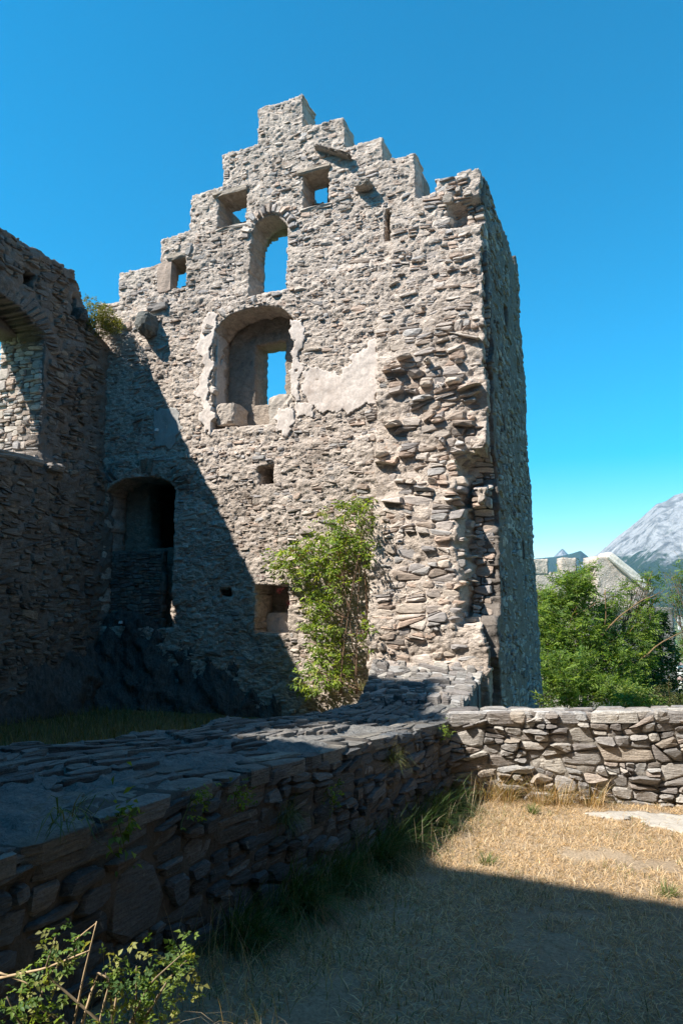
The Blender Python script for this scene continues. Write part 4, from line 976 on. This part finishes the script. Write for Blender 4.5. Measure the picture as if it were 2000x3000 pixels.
# wispy dry stems along the shaded foot of the low wall
n = 1600; y = rs.uniform(2.8, 7.6, n); x = xf(y)+np.abs(rs.normal(0, .42, n))+.06
gp = np.stack([x, y, lawn_z(x, y)], 1)
tag(blades('wispy_grass', gp, rs.uniform(.1, .36, n), rs.uniform(.1, 1.2, n), .004, [(.40, .31, .2), (.52, .42, .29), (.30, .235, .16), (.16, .17, .07)], rs), 'wispy dry stems standing along the foot of the low wall', 'grass', kind='stuff')
n = 9000; x = rs.uniform(-9.0, -3.6, n); y = rs.uniform(4.5, 9.8, n); gp = np.stack([x, y, court_z(x, y)], 1)
tag(blades('court_grass', gp, rs.uniform(.06, .22, n), rs.uniform(.1, .9, n), .007, [(.16, .15, .05), (.10, .13, .035), (.26, .21, .09)], rs), 'rough grass in the shaded court behind the low wall', 'grass', kind='stuff')
def tuft(px, py, z, nb, h, lean, cols, label, group, r=.09, name='grass_tuft', wd=.005, dirx=None):
    p = hit(px, py, 2, z) if not isinstance(px, np.ndarray) else px
    a = rs.uniform(0, 2*math.pi, nb); d = r*np.sqrt(rs.rand(nb)); q = np.stack([p[0]+d*np.cos(a), p[1]+d*np.sin(a), p[2]+0*d-.01], 1)
    az = a+rs.normal(0, .4, nb) if dirx is None else rs.normal(dirx, .8, nb)
    return tag(blades(name, q, h*rs.uniform(.5, 1.15, nb), lean*rs.uniform(.25, 1.25, nb), wd, cols, rs, az=az, bend=.6), label, 'grass', group)
GT = [(.06, .12, .03), (.08, .15, .04), (.045, .09, .025), (.11, .15, .05)]
for (py_, hh, nb) in [(7.2, .42, 420), (6.6, .46, 460), (6.05, .40, 420), (5.5, .5, 520), (4.9, .46, 460), (4.35, .5, 480), (3.8, .42, 380)]:
    xx = float(xf(py_))+.2; tuft(np.array([xx, py_, float(lawn_z(xx, py_))]), 0, 0, nb, hh, 1.35, GT, 'long dark green grass tuft drooping at the foot of the low wall', 'green tufts along the low wall', .15, wd=.006, dirx=-.2)
for px_, hh, nb, lb in [(1585, .36, 260, 0), (1640, .30, 180, 0), (1725, .33, 200, 1), (1475, .42, 200, 2), (1425, .45, 160, 2)]:
    q = hit(px_, 2335, 2, 0.0); u_ = (q[0]-P0[0])/PD[0]; q = np.array([P0[0]+u_*PD[0]+.08*PN[0], P0[1]+u_*PD[1]+.08*PN[1], 0.0])
    tuft(q, 0, 0, nb, hh, .75, STRAW+[(.3, .24, .10), (.18, .18, .06)], ['tall straw-coloured grass tuft against the sunlit parapet', 'shorter greenish straw tuft against the parapet stones', 'dry grass tuft in the corner of the parapet and low wall'][lb],
         ['straw tufts along the parapet', None, 'tufts in the corner'][lb], .13)
for px_, py_, hh in [(1425, 2530, .13), (1950, 2625, .14), (1180, 2700, .16), (1560, 2380, .12)]:
    tuft(px_, py_, float(.02), 90, hh, .8, [(.12, .17, .05), (.2, .22, .08), (.09, .13, .04)], 'small green grass clump growing in the dry lawn', 'green clumps in the lawn', .05)
# ------------------------------------------------------------------ plants rooted in the low wall's face
for px_, py_, kind in [(205, 2400, 0), (345, 2400, 1), (835, 2400, 2), (1145, 2230, 2), (690, 2330, 3), (560, 2345, 3), (1290, 2140, 3), (960, 2330, 3)]:
    d = ray(px_, py_); t = 2.0
    for _ in range(300):
        q = _C+d*t
        if q[0] < xf(q[1])+.06: break
        t += .02
    if kind in (0, 2):
        nb = 36 if kind == 0 else 150
        tag(blades('wall_grass', q+rs.normal(size=(nb, 3))*np.array([.03, .05, .015]), rs.uniform(.1, .26, nb), rs.uniform(.3, 1.9, nb), .007 if kind == 0 else .004, [(.11, .16, .04), (.08, .12, .03), (.2, .2, .08)] if kind == 0 else [(.10, .14, .04), (.2, .18, .08), (.13, .13, .05)], rs, az=rs.normal(0, 1.1, nb), bend=.8),
            'broad-bladed grass sprouting under the coping of the low wall' if kind == 0 else 'fine grass tuft hanging from a joint of the low wall', 'grass', None if kind == 0 else 'fine tufts on the low wall')
    else:
        r_ = tag(empty('wall_herb'), 'broad-leaved green herb growing under the coping of the low wall' if kind == 1 else 'small leafy weed rooted in a joint of the low wall', 'plant', None if kind == 1 else 'weeds on the low wall')
        m = 60 if kind == 1 else 40; Q = q+rs.normal(size=(m, 3))*np.array([.03, .06, .10 if kind == 1 else .05])+np.array([.05, 0, 0])
        b_ = Bag()
        for j in range(5): tube(b_, curve(q, Q[j], rs, .15, 4), .004, .002, np.array([.1, .12, .04]), 4)
        b_.build('stems', M_BARK, r_); foliage('leaves', Q, rs, M_LEAF, r_, G_TREE, .055 if kind == 1 else .03, .5, 1 if kind == 3 else 0, up=-.2, out=np.array([.6, 0, 0]))
# grass on the rubble at the elder's foot
tuft(hit(1075, 2020, 1, 9.7), 0, 0, 120, .2, .9, [(.25, .24, .1), (.15, .18, .06), (.33, .28, .13)], 'pale dry grass tuft at the foot of the elder shrub', None, .12)
# small leaning plant at the tower foot on the parapet
tree('small_plant', 'young broad-leaved plant peeping over the parapet at the tower corner', 'plant', np.array([-1.15, 8.75, -.9]), [(at_depth(1575, 2045, 9.0), .09, 1), (at_depth(1590, 2060, 9.0), .08, 1)], rs, G_LIME, 4000, .09, .3, 0, .012, twigs=3)

# ------------------------------------------------------------------ foreground rose shrub at the lower left
rs = np.random.RandomState(31)
rose = tag(empty('rose_shrub'), 'small wild rose shrub with round lit leaves and dry canes below the low wall', 'shrub')
DF = 2.6; g0 = at_depth(330, 3250, DF); g0[2] = float(lawn_z(g0[0], g0[1]))
canes = Bag(); dry = Bag(); LP = []
def pts3(L, dep=DF):
    P = np.array([at_depth(x, y, dep) for x, y in L]); t = np.linspace(0, 1, len(P)); tt = np.linspace(0, 1, 12)
    return np.stack([np.interp(tt, t, P[:, i]) for i in range(3)], 1)
for L, r0 in (([(0, 2865), (130, 2838), (262, 2785)], .006), ([(215, 3010), (245, 2860), (284, 2700)], .005), ([(235, 3020), (285, 2850), (325, 2870), (300, 2960), (285, 3030)], .006), ([(0, 2850), (80, 2880), (90, 2900)], .004), ([(325, 3030), (345, 2900), (335, 2950)], .005), ([(215, 2760), (250, 2730), (285, 2702)], .003)):
    tube(dry, pts3(L, DF-.05), r0, r0*.5, np.array([.45, .33, .2]), 5)
for L in ([(330, 3250), (300, 3000), (130, 2850), (165, 2740)], [(330, 3250), (200, 3000), (110, 2950), (140, 2860), (225, 2780)], [(330, 3250), (380, 3000), (440, 2880), (540, 2790)], [(330, 3250), (400, 2960), (400, 2830)], [(330, 3250), (420, 2990), (500, 2860), (550, 2810)], [(330, 3250), (60, 3000), (20, 2920)], [(330, 3250), (330, 2950), (310, 2850)]):
    c = pts3(L, DF+rs.uniform(-.12, .12)); tube(canes, c, .008, .002, np.array([.22, .17, .11])*rs.uniform(.8, 1.2), 5)
    for q in c[4:]:
        m = 3; LP.append(q+rs.normal(size=(m, 3))*.045)
for (x, y, r, m) in [(200, 2770, .07, 22), (225, 2800, .05, 14), (110, 2890, .09, 26), (40, 2950, .1, 30), (430, 2880, .11, 46), (500, 2840, .08, 34), (380, 2960, .12, 44), (535, 2785, .05, 16), (90, 2980, .1, 22), (460, 2960, .1, 36), (330, 2860, .06, 14)]:
    LP.append(at_depth(x, y, DF)+rs.normal(size=(m//2, 3))*r*.6)
dry.build('dry_canes', M_BARK, rose, True); canes.build('canes', M_BARK, rose, True)
foliage('leaves', np.concatenate(LP), rs, M_LEAF, rose, [(.16, .24, .05), (.20, .28, .07), (.11, .19, .04), (.27, .28, .09), (.08, .15, .05)], .026, .62, 2, up=.35, droop=.15)

# ------------------------------------------------------------------ survey plates
for (pt, pl_, lab) in ((lz(242, 929), 'l', 'tiny white plate on the shaded arcade wall'), (fz(468, 1262), 'f', 'tiny white plate on the grey plaster patch in shade'), (fz(368, 1822), 'f', 'tiny white plate on the dark rock below the niche')):
    u, w = pt; s_ = .028; o_ = (.13 if pl_ == 'l' else .12) if w > 3 else .16
    mp = m_left if pl_ == 'l' else m_facade
    block('survey_plate', u-s_, u+s_, w-s_, w+s_, o_-.25, o_, M_WHITE, None, mp, (.7, .7, .7), 5, 0, 2)
    tag(bpy.context.scene.collection.objects[-1], lab, 'plate')

# ================================================================== HAZE over the far land
mh, nth, Nh, Lh = new_mat('valley_haze')
pv = Nh('ShaderNodeVolumePrincipled'); pv.inputs['Color'].default_value = (.36, .70, 1.0, 1); pv.inputs['Density'].default_value = 3.2e-5; pv.inputs['Anisotropy'].default_value = 0.0
oh = Nh('ShaderNodeOutputMaterial'); Lh(pv.outputs[0], oh.inputs['Volume'])
hx, hz0, hz1 = 16500.0, -320.0, 1900.0
hv = [(x_, y_, z_) for z_ in (hz0, hz1) for x_, y_ in ((-hx, -hx), (hx, -hx), (hx, hx), (-hx, hx))]
ho = mesh_obj('haze', hv, [(0, 3, 2, 1), (4, 5, 6, 7), (0, 1, 5, 4), (1, 2, 6, 5), (2, 3, 7, 6), (3, 0, 4, 7)], mh)
tag(ho, 'pale blue haze filling the valley air', 'haze', kind='stuff')
